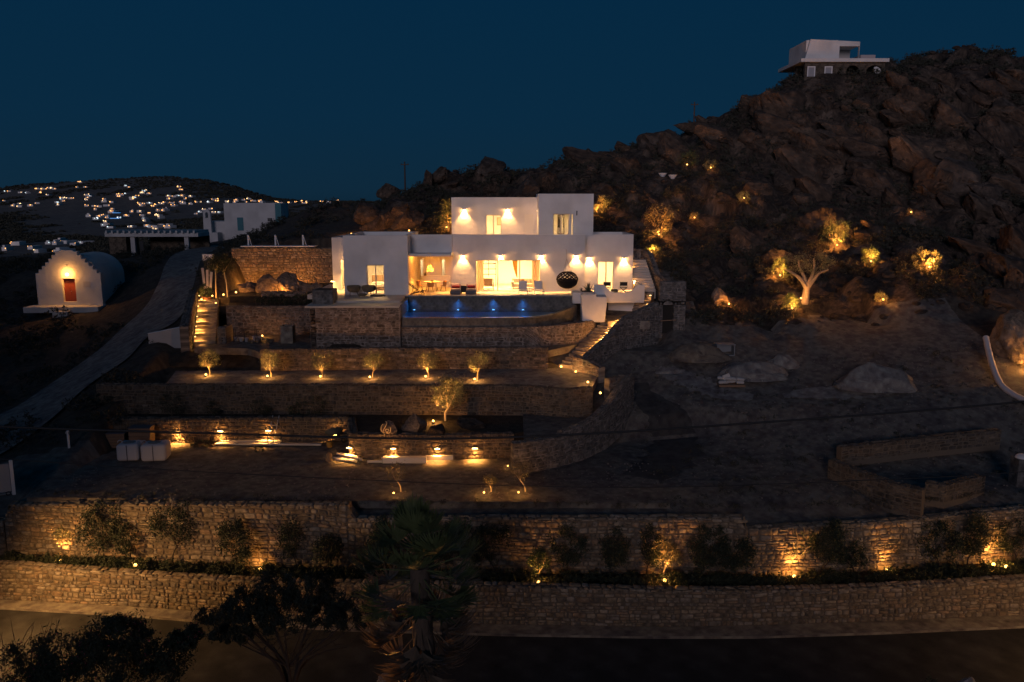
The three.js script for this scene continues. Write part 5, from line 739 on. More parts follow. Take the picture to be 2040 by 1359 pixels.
/* ------------------------------------------------------------------ rocks, scrub and lamps of the hillside */
{
  const bl = (px, py, s, lab) => { const p = groundHit(px, py, 70); boulder(p.add(V(0, s[1] * .25, 0)), s, lab, { mat: pick(rockTones) }); };
  bl(776, 392, [3.0, 2.6, 2.4], 'squarish granite boulder standing on the low ridge behind the villa'); bl(880, 364, [2.2, 1.4, 1.8], 'rounded granite boulder on the ridge next to a thin upright rock'); bl(852, 372, [.7, 1.7, .7], 'thin upright rock on the ridge behind the villa'); bl(980, 342, [2.4, 1.3, 2.0], 'dark rounded outcrop on the ridge above the upper floor'); bl(1052, 384, [2.0, 1.5, 1.6], 'reddish boulder just above the upper roof'); bl(1090, 380, [2.0, 1.5, 1.6], 'grey boulder above the upper tower');
  for (const [px, py, s, k] of [[735, 430, 2.0, 0], [775, 440, 1.7, 1], [800, 425, 1.4, 2], [745, 460, 2.3, 3], [800, 455, 2.2, 4], [825, 445, 1.6, 5]]) { const p = at(px, py, 84); p.y = Math.max(p.y, groundY(p.x, p.z)); boulder(p, [s, s * .8, s * .8], ['upper', 'middle', 'small upper', 'lower', 'lower inner', 'inner'][k] + ' boulder of the lit outcrop behind the west roof', { mat: rockTones[2] }); }
  for (const [px, py, I] of [[700, 470, 6], [815, 462, 7], [770, 466, 4]]) { const p = at(px, py, 81); p.y = Math.max(p.y, groundY(p.x, p.z) + .05); groundLamp(p, I, px === 700 ? 'uplight at the porch end of the lit outcrop' : px === 815 ? 'uplight at the tower end of the lit outcrop' : 'uplight in the middle of the lit outcrop', { c: WARMER }); }
  const lit = [[893, 462, 3.6, 1.3, 'beside the upper floor', 9], [1190, 428, 2.0, .9, 'behind the upper tower', 8], [1311, 474, 4, 1.5, 'on the rocks above the outer stairs', 14], [1297, 510, 1.2, .7, 'low on the rocks beside the outer stairs', 7], [1383, 440, .9, .4, 'alone in the middle of the slope', 3], [1415, 342, 1.2, .6, 'high under the utility pole', 1.6], [1368, 336, 2, .9, 'on the upper slope beside the highest lamp', 1.2], [1481, 404, 1.0, .5, 'under a round boulder on the upper slope', 2.5], [1551, 560, 2.4, .7, 'beside the old olive of the slope', 10], [1575, 622, 2.0, .7, 'in the bed below the old olive', 8], [1755, 602, 1.2, .5, 'alone at the foot of the crag', 5], [1730, 530, 2.0, .8, 'leaning on the rocks between two larger lit shrubs', 8], [1843, 545, 3.0, 1.1, 'spreading on a ledge of the crag', 12], [1663, 494, 3.4, 1.2, 'climbing the rock face above the old olive', 14], [1812, 430, .6, .3, 'small and high on the crag', .8]];
  const clear = [...lit, [1604, 598], [1440, 617], [1604, 575], [2035, 735]];
  // scattered boulders over the crag
  let n = 0; const words = 'weathered brown granite boulder on the rocky hillside';
  while (n < 260) { const px = rr(1180, 2060), py = rr(150, 650), p = groundHit(px, py, 62); if (-p.z > 160 || rockiness(p.x, -p.z) < .3 || (px > 1550 && px < 1790 && py < 205) || clear.some(c => Math.abs(c[0] - px) < 42 && py > c[1] - 8 && py < c[1] + 75)) continue; const s = rnd() ** 2 * 2.7 + .5; if (clear.some(c => Math.abs(c[0] - px) < 42 + 34 * s && py > c[1] - 12 * s && py < c[1] + 60 + 20 * s)) continue; boulder(p.add(V(0, -s * .12, 0)), [s * rr(1.0, 2.0), s * rr(.6, 1.0), s * rr(.8, 1.2)], words, { slab: -.55, group: 'boulders of the rocky hillside' }); n++; }
  n = 0; while (n < 45) { const px = rr(740, 1300), py = rr(320, 470), p = groundHit(px, py, 80); if (-p.z > 160) { n += .2; continue; } const s = rr(.3, 1.1); boulder(p, [s * rr(.8, 1.4), s * rr(.6, 1), s], 'small granite boulder on the dry slope behind the villa', { group: 'boulders of the dry slope' }); n++; }
  // loose small stones and scrub: past counting
  const many = (name, geo, mat, spots, label) => { const m = new THREE.InstancedMesh(geo, mat, spots.length), q = new THREE.Object3D(); spots.forEach((s, i) => { q.position.set(s[0], s[1], s[2]); q.rotation.set(rr(-.3, .3), rnd() * 6.28, rr(-.3, .3)); q.scale.set(s[3] * rr(.8, 1.3), s[3] * rr(.6, 1), s[3] * rr(.8, 1.3)); q.updateMatrix(); m.setMatrixAt(i, q.matrix); }); m.name = numbered(name); tag(m, label, name.replace('_', ' '), null, 'stuff'); scene.add(m); };
  const small = new THREE.IcosahedronGeometry(1, 1); { const p = small.attributes.position; for (let i = 0; i < p.count; i++) { const k = 1 + .35 * N(p.getX(i) * 2, p.getY(i) * 2, p.getZ(i) * 2); p.setXYZ(i, p.getX(i) * k, p.getY(i) * k * .8, p.getZ(i) * k); } small.computeVertexNormals(); }
  const A = []; while (A.length < 2600) { const x = rr(-30, 70), d = rr(62, 118); if (rockiness(x, d) < .25) continue; A.push([x, groundY(x, -d), -d, rr(.12, .5)]); } many('loose_rocks', small, rockTones[1], A, 'loose brown rocks strewn over the hillside');
  const tuft = leaves(120, [.6, .4, .6], [.22, .08], 9, { up: .8 }).translate(0, .3, 0), S = [];
  const inRoad = (x, z) => { for (let i = 0; i < roadWest.length - 1; i++) { const a = roadWest[i], b = roadEast[Math.min(i, roadEast.length - 1)], k = clamp((z - a.z) / (roadWest[i + 1].z - a.z || 1), 0, 1); if (z <= a.z && z >= roadWest[i + 1].z) { const xl = lerp(a.x, roadWest[i + 1].x, k); let xr = xl + 6; for (let j = 0; j < roadEast.length - 1; j++) if (z <= roadEast[j].z && z >= roadEast[j + 1].z) xr = lerp(roadEast[j].x, roadEast[j + 1].x, (z - roadEast[j].z) / (roadEast[j + 1].z - roadEast[j].z)); return x > xl - .6 && x < xr + .6; } } return false; };
  while (S.length < 1500) { const x = rr(-75, -19), d = rr(46, 118); if (inRoad(x, -d) || carved(x, d) !== null || (x > -39.5 && x < -29 && d > 70 && d < 86) || (x > -24 && d < 60) || (d < 49 && x > -27)) continue; if (fbm(x * .12, d * .12, 6) < -.08) continue; S.push([x, groundY(x, -d), -d, rr(.5, 1.6)]); }
  while (S.length < 6200) { const x = rr(-18, 72), d = rr(64, 120); if (carved(x, d) !== null || rockiness(x, d) < .1 || fbm(x * .16, d * .16, 12) < -.03 || (x > 22 && x < 32 && d < 72)) continue; S.push([x, groundY(x, -d), -d, rr(.4, 1.5)]); }
  many('scrub', tuft, scrubMat, S, 'dark dry scrub growing over the slopes');
  const T = []; while (T.length < 420) { const x = rr(8, 36), d = rr(39.5, 58); if (rnd() > .25 + .75 * sm(.05, .2, fbm(x * .3, d * .3, 2))) continue; T.push([x, groundY(x, -d), -d, rr(.12, .45)]); } for (let i = 0; i < 260; i++) { const x = rr(-25, 34), k = table(bedBack.map(p => [p.x, p.z]), x); T.push([x, YARD, k - rr(.8, 1.6), rr(.1, .35)]); } many('weeds', tuft, scrubMat, T, 'sparse low weeds in the dirt of the yard');
  const pebble = new THREE.IcosahedronGeometry(1, 0), Q = []; while (Q.length < 2600) { const x = rr(-25, 34), d = rr(40, 60); if (x < 8 && d > 46) continue; if (rnd() > .3 + .9 * sm(-.1, .25, fbm(x * .25, d * .25, 21))) continue; Q.push([x, groundY(x, -d) + (x < 8 && d < 47 ? Math.max(0, YARD + .01 - groundY(x, -d)) : 0), -d, rr(.015, .06)]); } many('pebbles', pebble, M(.21, .18, .155, .95), Q, 'pebbles and small rubble lying in the yard');
  const R = []; while (R.length < 700) { const p = onLevel(rr(345, 1120), rr(738, 767), -4.46); R.push([p.x, -4.45, p.z, rr(.012, .035)]); } many('pebbles', pebble, M(.25, .235, .22, .95), R, 'loose gravel on the olive path');
  const farTuft = leaves(70, [1, .5, 1], [.7, .5], 12, { up: .3 }).translate(0, .35, 0), FS = []; while (FS.length < 26000) { const d = 165 * Math.pow(9.6, Math.pow(rnd(), .8)), x = (rr(-.78, .1)) * d; if (townSites.some(([hx, hd]) => Math.abs(hx - x) < 5 + hd * .008 && d < hd + 8 && d > hd * .86 - 6)) continue; FS.push([x, farY(x, d), -d, rr(.5, 1.1) * Math.min(2.6, .9 + d / 700)]); } many('far_scrub', farTuft, scrubMat, FS, 'dark scrub covering the far valley and hill');
  // lit plants of the slope, each with its lamp
  for (const [px, py, h, r, w, I] of lit) { const p = groundHit(px, py, 62), k = -p.z / 75; bush('lit_shrub', 'dry shrub lit from below, ' + w, p.clone().add(V(.1, 0, -.25)), [r * k, h * .42 * k, r * k], { n: 700 + 500 * r | 0, mat: pick([leafDry, olive, leafGreen]), leaf: [.16, .06], group: 'lit shrubs of the slope', up: .9 }); groundLamp(p.clone().add(V(-.1, .14, .45 + r * .3)), I * 2.3, 'uplight of the shrub ' + w, { c: WARMER, group: 'uplights of the slope', r: .07, aim: I > 6 ? [.35, 1.1, -.7, I * 15, .8] : null }); }
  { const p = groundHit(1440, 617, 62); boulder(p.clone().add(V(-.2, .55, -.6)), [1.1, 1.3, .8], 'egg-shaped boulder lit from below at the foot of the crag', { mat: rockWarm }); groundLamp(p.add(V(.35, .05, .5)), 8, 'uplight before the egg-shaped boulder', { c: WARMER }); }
  { // old olive
    const p = groundHit(1604, 598, 62), t = thing('old_olive', 'old olive with a forked pale trunk on the slope', 'tree', p), g = [limb([V(0, -.4, 0), V(.05, .6, 0), V(.1, 1.1, 0)], .34, .26, 9)];
    for (const [a, b, c] of [[[-.5, 1.7, 0], [-1.2, 2.2, .1], [-2.0, 2.6, .1]], [[.6, 1.7, .1], [1.0, 2.2, .1], [1.7, 2.5, .2]], [[-.1, 1.8, -.2], [-.5, 2.6, -.3], [-.7, 3.3, -.2]], [[.5, 2.0, -.1], [.7, 2.7, -.3], [.6, 3.4, -.3]]]) g.push(limb([V(.08, .9, 0), V(...a), V(...b), V(...c)], .22, .05, 7));
    part('trunk', join(g), M(.30, .24, .18, .95, { bumpMap: bumpGrain, bumpScale: .05 }), t); part('crown', leaves(2600, [2.2, .9, 1.7], [.16, .05], 60).translate(0, 3.0, 0), olive, t); groundLamp(p.clone().add(V(-.7, .1, 1.0)), 13, 'uplight before the forked trunk of the old olive'); }
  for (const [px, k] of [[1320, 0], [1340, 1]]) { const p = groundHit(px, 357, 80), t = thing('white_bowl', k ? 'white bowl planter next to another, on the upslope side' : 'white bowl planter at the end of the upper slope path', 'planter', p); part('bowl', new THREE.LatheGeometry([[.1, 0], [.2, .02], [.55, .5], [.5, .5], [.15, .1], [0, .1]].map(q => new THREE.Vector2(...q)), 18), whitePaint, t); part('earth', cyl(.42, .42, .02, 0, .4, 0, 14), soil, t); }
}
/* ------------------------------------------------------------------ yard things */
{
  const pileOf = (name, px, py, r, h, mat, lab) => { const p = groundHit(px, py), g = new THREE.SphereGeometry(1, 36, 16, 0, 6.2832, 0, 1.57), q = g.attributes.position; for (let i = 0; i < q.count; i++) { const k = 1 + .35 * fbm(q.getX(i) * 1.7 + px, q.getZ(i) * 1.7, q.getY(i)); q.setXYZ(i, q.getX(i) * k * r, Math.pow(Math.max(0, q.getY(i)), 1.5) * h * k - .12, q.getZ(i) * k * r * .6); } g.computeVertexNormals(); const m = single(name, metreUV(g), mat, lab, 'heap'); m.position.copy(p); };
  pileOf('gravel_heap', 1745, 770, 2.9, 1.5, gravel, 'broad pale heap of gravel in the dark yard'); pileOf('gravel_heap', 1500, 752, 2.6, 1.1, gravel, 'grey heap of sand behind the pallet of sacks'); pileOf('gravel_heap', 1390, 715, 2.4, 1.2, M(.2, .17, .14, .95, { map: dirtMap }), 'brown heap of earth and rubble near the gate'); pileOf('gravel_heap', 1560, 730, 1.3, .9, gravel, 'small heap of rubble between the two larger heaps');
  const s = thing('sack_pallet', 'pallet of torn pale sacks beside the sand heap', 'pallet', groundHit(1455, 772)); part('pallet', rbox(-.9, .9, 0, .14, -.5, .5, .02), wood, s); for (let i = 0; i < 8; i++) part('sack', new RoundedBoxGeometry(.55, .22, .36, 3, .1).rotateY(rr(-.4, .4)).rotateZ(rr(-.3, .3)).translate(-.6 + (i % 4) * .4, .26 + (i > 3 ? .22 : 0) + rr(0, .05), rr(-.2, .25)), M(.42, .40, .38, .9), s); part('sheet', rbox(-.3, .2, .5, .9, .1, .14, .02).rotateZ(.4), M(.5, .48, .45, .8), s);
  const cx = thing('site_box', 'grey open metal box standing by the earth heap', 'box', groundHit(1443, 712)); part('shell', join([box(-.65, .65, 0, .06, -.5, .4), box(-.65, -.59, .06, .8, -.5, .4), box(.59, .65, .06, .8, -.5, .4), box(-.59, .59, .06, .8, -.5, -.44)]), M(.2, .21, .22, .7), cx); part('lid', box(-.68, .68, .8, .84, -.52, .42), M(.24, .25, .26, .7), cx);
  { const pts = [[1964, 672, 56], [1970, 700, 55], [1980, 735, 53.5], [1996, 768, 52], [2018, 790, 51], [2045, 806, 50], [2090, 830, 48]].map(([a, b, d]) => { const p = at(a, b, d); return p.setY(Math.max(p.y, groundY(p.x, p.z) + .1)); }), c = new THREE.CatmullRomCurve3(pts), g = new THREE.TubeGeometry(c, 160, .19, 12), q = g.attributes.position; for (let i = 0; i <= 160; i++) { const ce = c.getPointAt(i / 160), k = 1 + (i & 1 ? .06 : -.03) + .12 * N(i * .2, 3); for (let j = 0; j <= 12; j++) { const o = i * 13 + j; q.setXYZ(o, ce.x + (q.getX(o) - ce.x) * k, ce.y + (q.getY(o) - ce.y) * k, ce.z + (q.getZ(o) - ce.z) * k); } } g.computeVertexNormals(); single('drain_pipe', g, M(.52, .50, .52, .8), 'thick pale corrugated pipe lying down the slope', 'pipe'); }
  { const p = groundHit(2035, 735, 50); bush('lit_shrub', 'shrub against the strongly lit rock face at the edge of the yard', p.clone().add(V(.2, 0, -.4)), [.8, .9, .6], { n: 900, mat: leafDry, group: 'lit shrubs of the slope' }); boulder(p.clone().add(V(.6, 1.2, -2.2)), [2.0, 2.4, 1.4], 'tall rock face lit from below at the edge of the yard', { mat: rockWarm }); groundLamp(p.clone().add(V(.5, .1, .5)), 32, 'uplight before the tall lit rock face', { c: WARM }); groundLamp(p.clone().add(V(1.9, .1, .3)), 32, 'second uplight before the tall lit rock face', { c: WARM }); }
  const W = { th: .5, sw: .4, sh: .24, mats: brownStone, mortar: mortarDark, joint: .03, proud: .03 };
  stoneWall('yard_wall', 'grey stone wall slanting across the dark corner of the yard', { ...W, pts: [at(1650, 925, 43.5), at(1700, 965, 41.8), at(1770, 1008, 39.9), at(1834, 1032, 38.9)], y0: -8.2, y1: s => -6.75 - s * .02, parts: 120 });
  stoneWall('yard_wall', 'low stone wall at the back of the dark corner of the yard', { ...W, pts: [at(1675, 925, 45), at(1820, 918, 45.8), at(1990, 908, 46.5)], y0: s => -7.4 + s * .06, y1: s => -6.55 + s * .06, parts: 120 });
  stoneWall('yard_wall', 'short low stone wall near the pale fallen stones', { ...W, pts: [at(1840, 1000, 40.5), at(1880, 1012, 40.0), at(1960, 985, 41.5)], y0: -7.9, y1: -7.0, parts: 60 });
  const pt = thing('yard_block', 'square stone pillar with a rounded white cap at the yard edge', 'pillar', at(2030, 975, 42.5).setY(-7.4)); part('shaft', rbox(-.4, .4, -.5, 1.1, -.4, .4, .03), greyStone[0], pt); part('cap', new THREE.SphereGeometry(.36, 18, 10, 0, 6.2832, 0, 1.57).scale(1, .6, 1).translate(0, 1.1, 0), whitePaint, pt);
  // wet ground and spilt sand: irregular patches that lie on the dirt
  const patch = (name, line, w0, mat, lift) => { const c = new THREE.CatmullRomCurve3(line.map(([a, b]) => { const p = groundHit(a, b, 38.5); return V(p.x, 0, p.z); })), pos = [], uv = [], idx = [], n = 90, m = 12; for (let i = 0; i <= n; i++) { const p = c.getPointAt(i / n), d = c.getTangentAt(i / n), w = w0 * (.35 + .65 * Math.sin(i / n * 3.1)) * (1 + .5 * N(i * .13, 1) + .3 * N(i * .5, 8)); for (let j = 0; j <= m; j++) { const k = (j / m - .5) * 2 * w * (1 + .25 * N(i * .4, j > 6 ? 4 : 9)), x = p.x - d.z * k, z = p.z + d.x * k; pos.push(x, groundY(x, z) + lift, z); uv.push(x, z); } } for (let i = 0; i < n; i++) for (let j = 0; j < m; j++) { const a = i * (m + 1) + j, b = a + m + 1; idx.push(a, a + 1, b, a + 1, b + 1, b); } const g = new THREE.BufferGeometry(); g.setAttribute('position', new THREE.Float32BufferAttribute(pos, 3)); g.setAttribute('uv', new THREE.Float32BufferAttribute(uv, 2)); g.setIndex(idx); g.computeVertexNormals(); structure(name, g, mat); };
  patch('wet_ground', [[1275, 765], [1290, 800], [1335, 850], [1345, 890], [1320, 930], [1270, 960], [1190, 985]], 1.5, M(.075, .068, .064, .75, { map: dirtMap }), .06);
  patch('spilt_sand', [[1310, 742], [1380, 768], [1450, 792], [1500, 796]], 1.1, gravel, .08); patch('spilt_sand', [[1560, 792], [1640, 786], [1740, 784], [1800, 776]], .9, gravel, .08);
  // bulk bags, boxes, planks, beams
  for (const [px, w, lab] of [[262, 1.22, 'white woven bulk bag with a dark strap, next to the brown boxes'], [312, 1.36, 'wider white woven bulk bag with an open top, next to the lit wall']]) { const p = onLevel(px, 915, YARD), t = thing('bulk_bag', lab, 'bulk bag', p.setY(YARD + .01), rr(-.2, .2), 'bulk bags'); const g = new RoundedBoxGeometry(w, 1.02, 1.0, 8, .16), q = g.attributes.position; for (let i = 0; i < q.count; i++) { const y = q.getY(i), b = 1 + .10 * Math.cos(y * 2.4) + .05 * fbm(q.getX(i) * 2.5 + px, y * 2.5, q.getZ(i) * 2.5); q.setXYZ(i, q.getX(i) * b, y + .06 * N(q.getX(i) * 2 + px, q.getZ(i) * 2), q.getZ(i) * b); } g.computeVertexNormals(); g.translate(0, .52, 0); part('sack', g, M(.46, .45, .47, .85, { bumpMap: bumpGrain, bumpScale: .01 }), t); part('strap', join([box(-.015, .015, .04, 1.0, .555, .565)]), M(.03, .03, .05, .8), t); for (const x of [-.45, .45]) part('lifting_loop', new THREE.TorusGeometry(.14, .025, 6, 14, 3.1).translate(x * w, 1.04, .1), M(.4, .4, .45, .8), t); part('contents', new THREE.SphereGeometry(.4, 14, 8).scale(1, .22, .9).translate(-.05, 1.0, 0), M(.2, .19, .18, .9), t); }
  const boxes = [[195, 1.1, .7], [237, 1.1, .9], [285, 1.3, 1.25]]; boxes.forEach(([px, w, h], i) => { const p = at(px, 895, 49.2).setY(YARD + .01), t = thing('storage_crate', ['low brown plank crate at the end of the row', 'brown plank crate in the middle of the row', 'tall dark crate beside the lit wall lamp'][i], 'crate', p, rr(-.15, .15), 'crates behind the bulk bags'); for (let k = 0; k < 5; k++) part('plank', rbox(-w / 2, w / 2, k * h / 5 + .01, (k + 1) * h / 5 - .01, .38, .41, .008, 1), wood, t); part('body', box(-w / 2 + .02, w / 2 - .02, .01, h - .02, -.4, .378), darkWood, t); part('lid', rbox(-w / 2 - .03, w / 2 + .03, h, h + .05, -.43, .43, .015), M(.12, .1, .1, .8), t); });
  const bundle = (name, lab, cat, fn) => { const t = thing(name, lab, cat); fn(t); return t; };
  const wl = (px, py, y) => onLevel(px, py, y);
  [[355, 640, 872, .02], [430, 560, 878, .05], [560, 690, 870, .03], [430, 640, 884, .02]].forEach(([a, b, py, h], i) => { const p = wl((a + b) / 2, py + 4, YARD), L2 = Math.abs(wl(a, py, YARD).x - wl(b, py, YARD).x), t = thing('white_plank', ['long pale plank against the lamp wall, nearest the stones', 'short pale board lying by the brushwood', 'pale board leaning toward the tipped barrow', 'long narrow pale plank lying outermost on the ground'][i], 'plank', p.setY(YARD + .03 + i * .01), rr(-.03, .03), 'planks by the lamp wall'); part('board', rbox(-L2 / 2, L2 / 2, 0, .07 + h, -.14, .14, .01, 1), M(.5, .47, .44, .8), t); part('batten', box(-L2 * .3, -L2 * .3 + .1, .072 + h, .1 + h, -.13, .13), M(.4, .36, .32, .8), t); });
  [[763, 850, 922, .34, 'thick white box beam lying before the wall lamps'], [848, 903, 916, .26, 'second white box beam lying end to end with the thick one'], [732, 768, 922, .12, 'thin dark-ended white profile beside the thick beam'], [760, 880, 915, .12, 'long thin white profile lying behind the beams'], [885, 930, 912, .1, 'short thin white profile at the far end of the beams']].forEach(([a, b, py, h, lab]) => { const p0 = wl(a, py, YARD), p1 = wl(b, py, YARD), t = thing('white_beam', lab, 'beam', p0.clone().lerp(p1, .5).setY(YARD + .02), 0, 'white beams in the yard'), L2 = p0.distanceTo(p1); part('profile', rbox(-L2 / 2, L2 / 2, 0, h, -h * .6, h * .6, .015, 1), M(.58, .55, .52, .6), t); part('end_cap', rbox(-L2 / 2 - .02, -L2 / 2, .01, h - .01, -h * .55, h * .55, .008, 1), darkMetal, t); });
  { const p = wl(690, 918, YARD), t = thing('pipe_bundle', 'bundle of white plastic pipes and a stump by the wall lamp', 'pipes', p.setY(YARD)); for (let i = 0; i < 6; i++) part('pipe', new THREE.CylinderGeometry(.07, .07, rr(1.2, 1.9), 10).rotateZ(Math.PI / 2 + rr(-.06, .06)).rotateY(-.5 + rr(-.15, .15)).translate(rr(-.1, .25), .1 + (i > 3 ? .14 : 0), -.3 + (i % 4) * .17), M(.5, .48, .47, .5), t); part('stump', limb([V(-1.0, 0, .1), V(-1.0, .3, .1), V(-.95, .5, .05)], .2, .14, 9), bark, t); }
  { const p = wl(668, 885, YARD), t = thing('wheelbarrow', 'tipped dark wheelbarrow leaning at the corner of the walls', 'wheelbarrow', p.setY(YARD + .02), .5); part('tray', new THREE.LatheGeometry([[.1, 0], [.3, .02], [.5, .32], [.47, .32], [.28, .06], [.1, .04]].map(q => new THREE.Vector2(...q)), 20).scale(1.2, 1, .8).rotateX(-.9).translate(0, .55, 0), M(.06, .07, .06, .7), t); part('wheel', new THREE.TorusGeometry(.18, .05, 8, 18).translate(.55, .22, .1), blackRubber, t); for (const z of [-.2, .2]) part('handle', bar(V(.5, .25, z * .5), V(-.9, .75, z), .022), wood, t); part('leg', bar(V(-.3, 0, .2), V(-.2, .5, .2), .02), darkMetal, t); part('leg', bar(V(-.3, 0, -.2), V(-.2, .5, -.2), .02), darkMetal, t); part('bucket', cyl(.16, .2, .34, -.5, 0, .5, 14), M(.3, .18, .03, .6), t); }
  { const p = wl(540, 884, YARD), t = thing('ladder', 'metal ladder leaning on the lamp wall', 'ladder', p.setY(YARD)); for (const x of [-.2, .2]) part('rail', bar(V(x, 0, .3), V(x + .25, 1.7, -.5), .03), steel, t); for (let i = 1; i < 6; i++) { const k = i / 6; part('rung', bar(V(-.2 + .25 * k, 1.7 * k, .3 - .8 * k), V(.2 + .25 * k, 1.7 * k, .3 - .8 * k), .018), steel, t); } }
  { const p = wl(405, 890, YARD), t = thing('brushwood', 'heap of cut brushwood between bulk bags and planks', 'brushwood', p.setY(YARD)); part('twigs', join(Array.from({ length: 60 }, () => bar(V(rr(-.9, .7), rr(.02, .35), rr(-.3, .3)), V(rr(-.9, 1.1), rr(.02, .5), rr(-.3, .3)), .01, 4))), barkDark, t); part('dry_leaves', leaves(900, [.9, .22, .35], [.1, .04], 20).translate(0, .2, 0), leafDark, t); const p2 = wl(515, 898, YARD); bush('dead_branch', 'small dark cut branch lying by the ladder', p2.setY(YARD - .1), [.7, .2, .3], { n: 400, cat: 'branch' }); }
  { const a = at(140, 916, 46.6), b = at(138, 858, 46.6), t = thing('white_post', 'white metal post standing at the edge of the yard', 'post', a); part('tube', cyl(.07, .07, b.y - a.y + .1, 0, -.1, 0, 10), whitePaint, t); part('bracket', rbox(-.12, .1, b.y - a.y - .2, b.y - a.y - .06, -.06, .06, .01), steel, t); }
  { const a = onLevel(28, 985, YARD), t = thing('metal_gate', 'pale sheet metal gate at the end of the yard', 'gate', a.setY(YARD)); part('panel', rbox(-3.2, -.1, .2, 1.7, -.03, .03, .01), M(.35, .36, .38, .6), t); part('gate_post', rbox(-.08, .08, 0, 1.85, -.08, .08, .01), whitePaint, t); part('rail', bar(V(-3.2, .1, 0), V(0, .1, 0), .04), steel, t); part('wheel', new THREE.TorusGeometry(.1, .03, 6, 14).translate(-.25, .1, .02), darkMetal, t); t.rotation.y = .55; }
  [[157, 1000], [193, 1002], [240, 1003], [278, 1000], [298, 1002], [322, 1000], [350, 997]].forEach(([px, py], i) => { const q = at(px, 1003, 39.9), zz = table(footXZ, q.x) - .3, y = wallTopAt({ x: q.x, z: zz }) + .05; boulder(V(q.x, y + .1, zz), [rr(.12, .26), i === 6 ? .42 : rr(.12, .26), .2], ['round', 'flat', 'low', 'grey', 'small', 'angular', 'tall pointed'][i] + ' loose stone on top of the tall rubble wall', { mat: greyStone[2], group: 'stones on the wall top' }); });
  // dark shrubs against the terrace walls
  [[335, 790, 1.1], [515, 790, .8], [625, 782, 1.2], [420, 796, .7], [585, 800, .6]].forEach(([px, py, r], i) => bush('wall_shrub', ['broad dark shrub at the open end of the long dark wall', 'dark shrub hanging over the top of the long dark wall', 'big dark rounded shrub before the middle of the long dark wall', 'small dark shrub low on the long dark wall', 'low dark shrub beside the big rounded one'][i], V(at(px, py, 50.9).x, -6.3, -51.2), [r * .8, r * .75, .45], { n: 900 * r + 300 | 0, group: 'shrubs along the dark terrace wall' }));
}

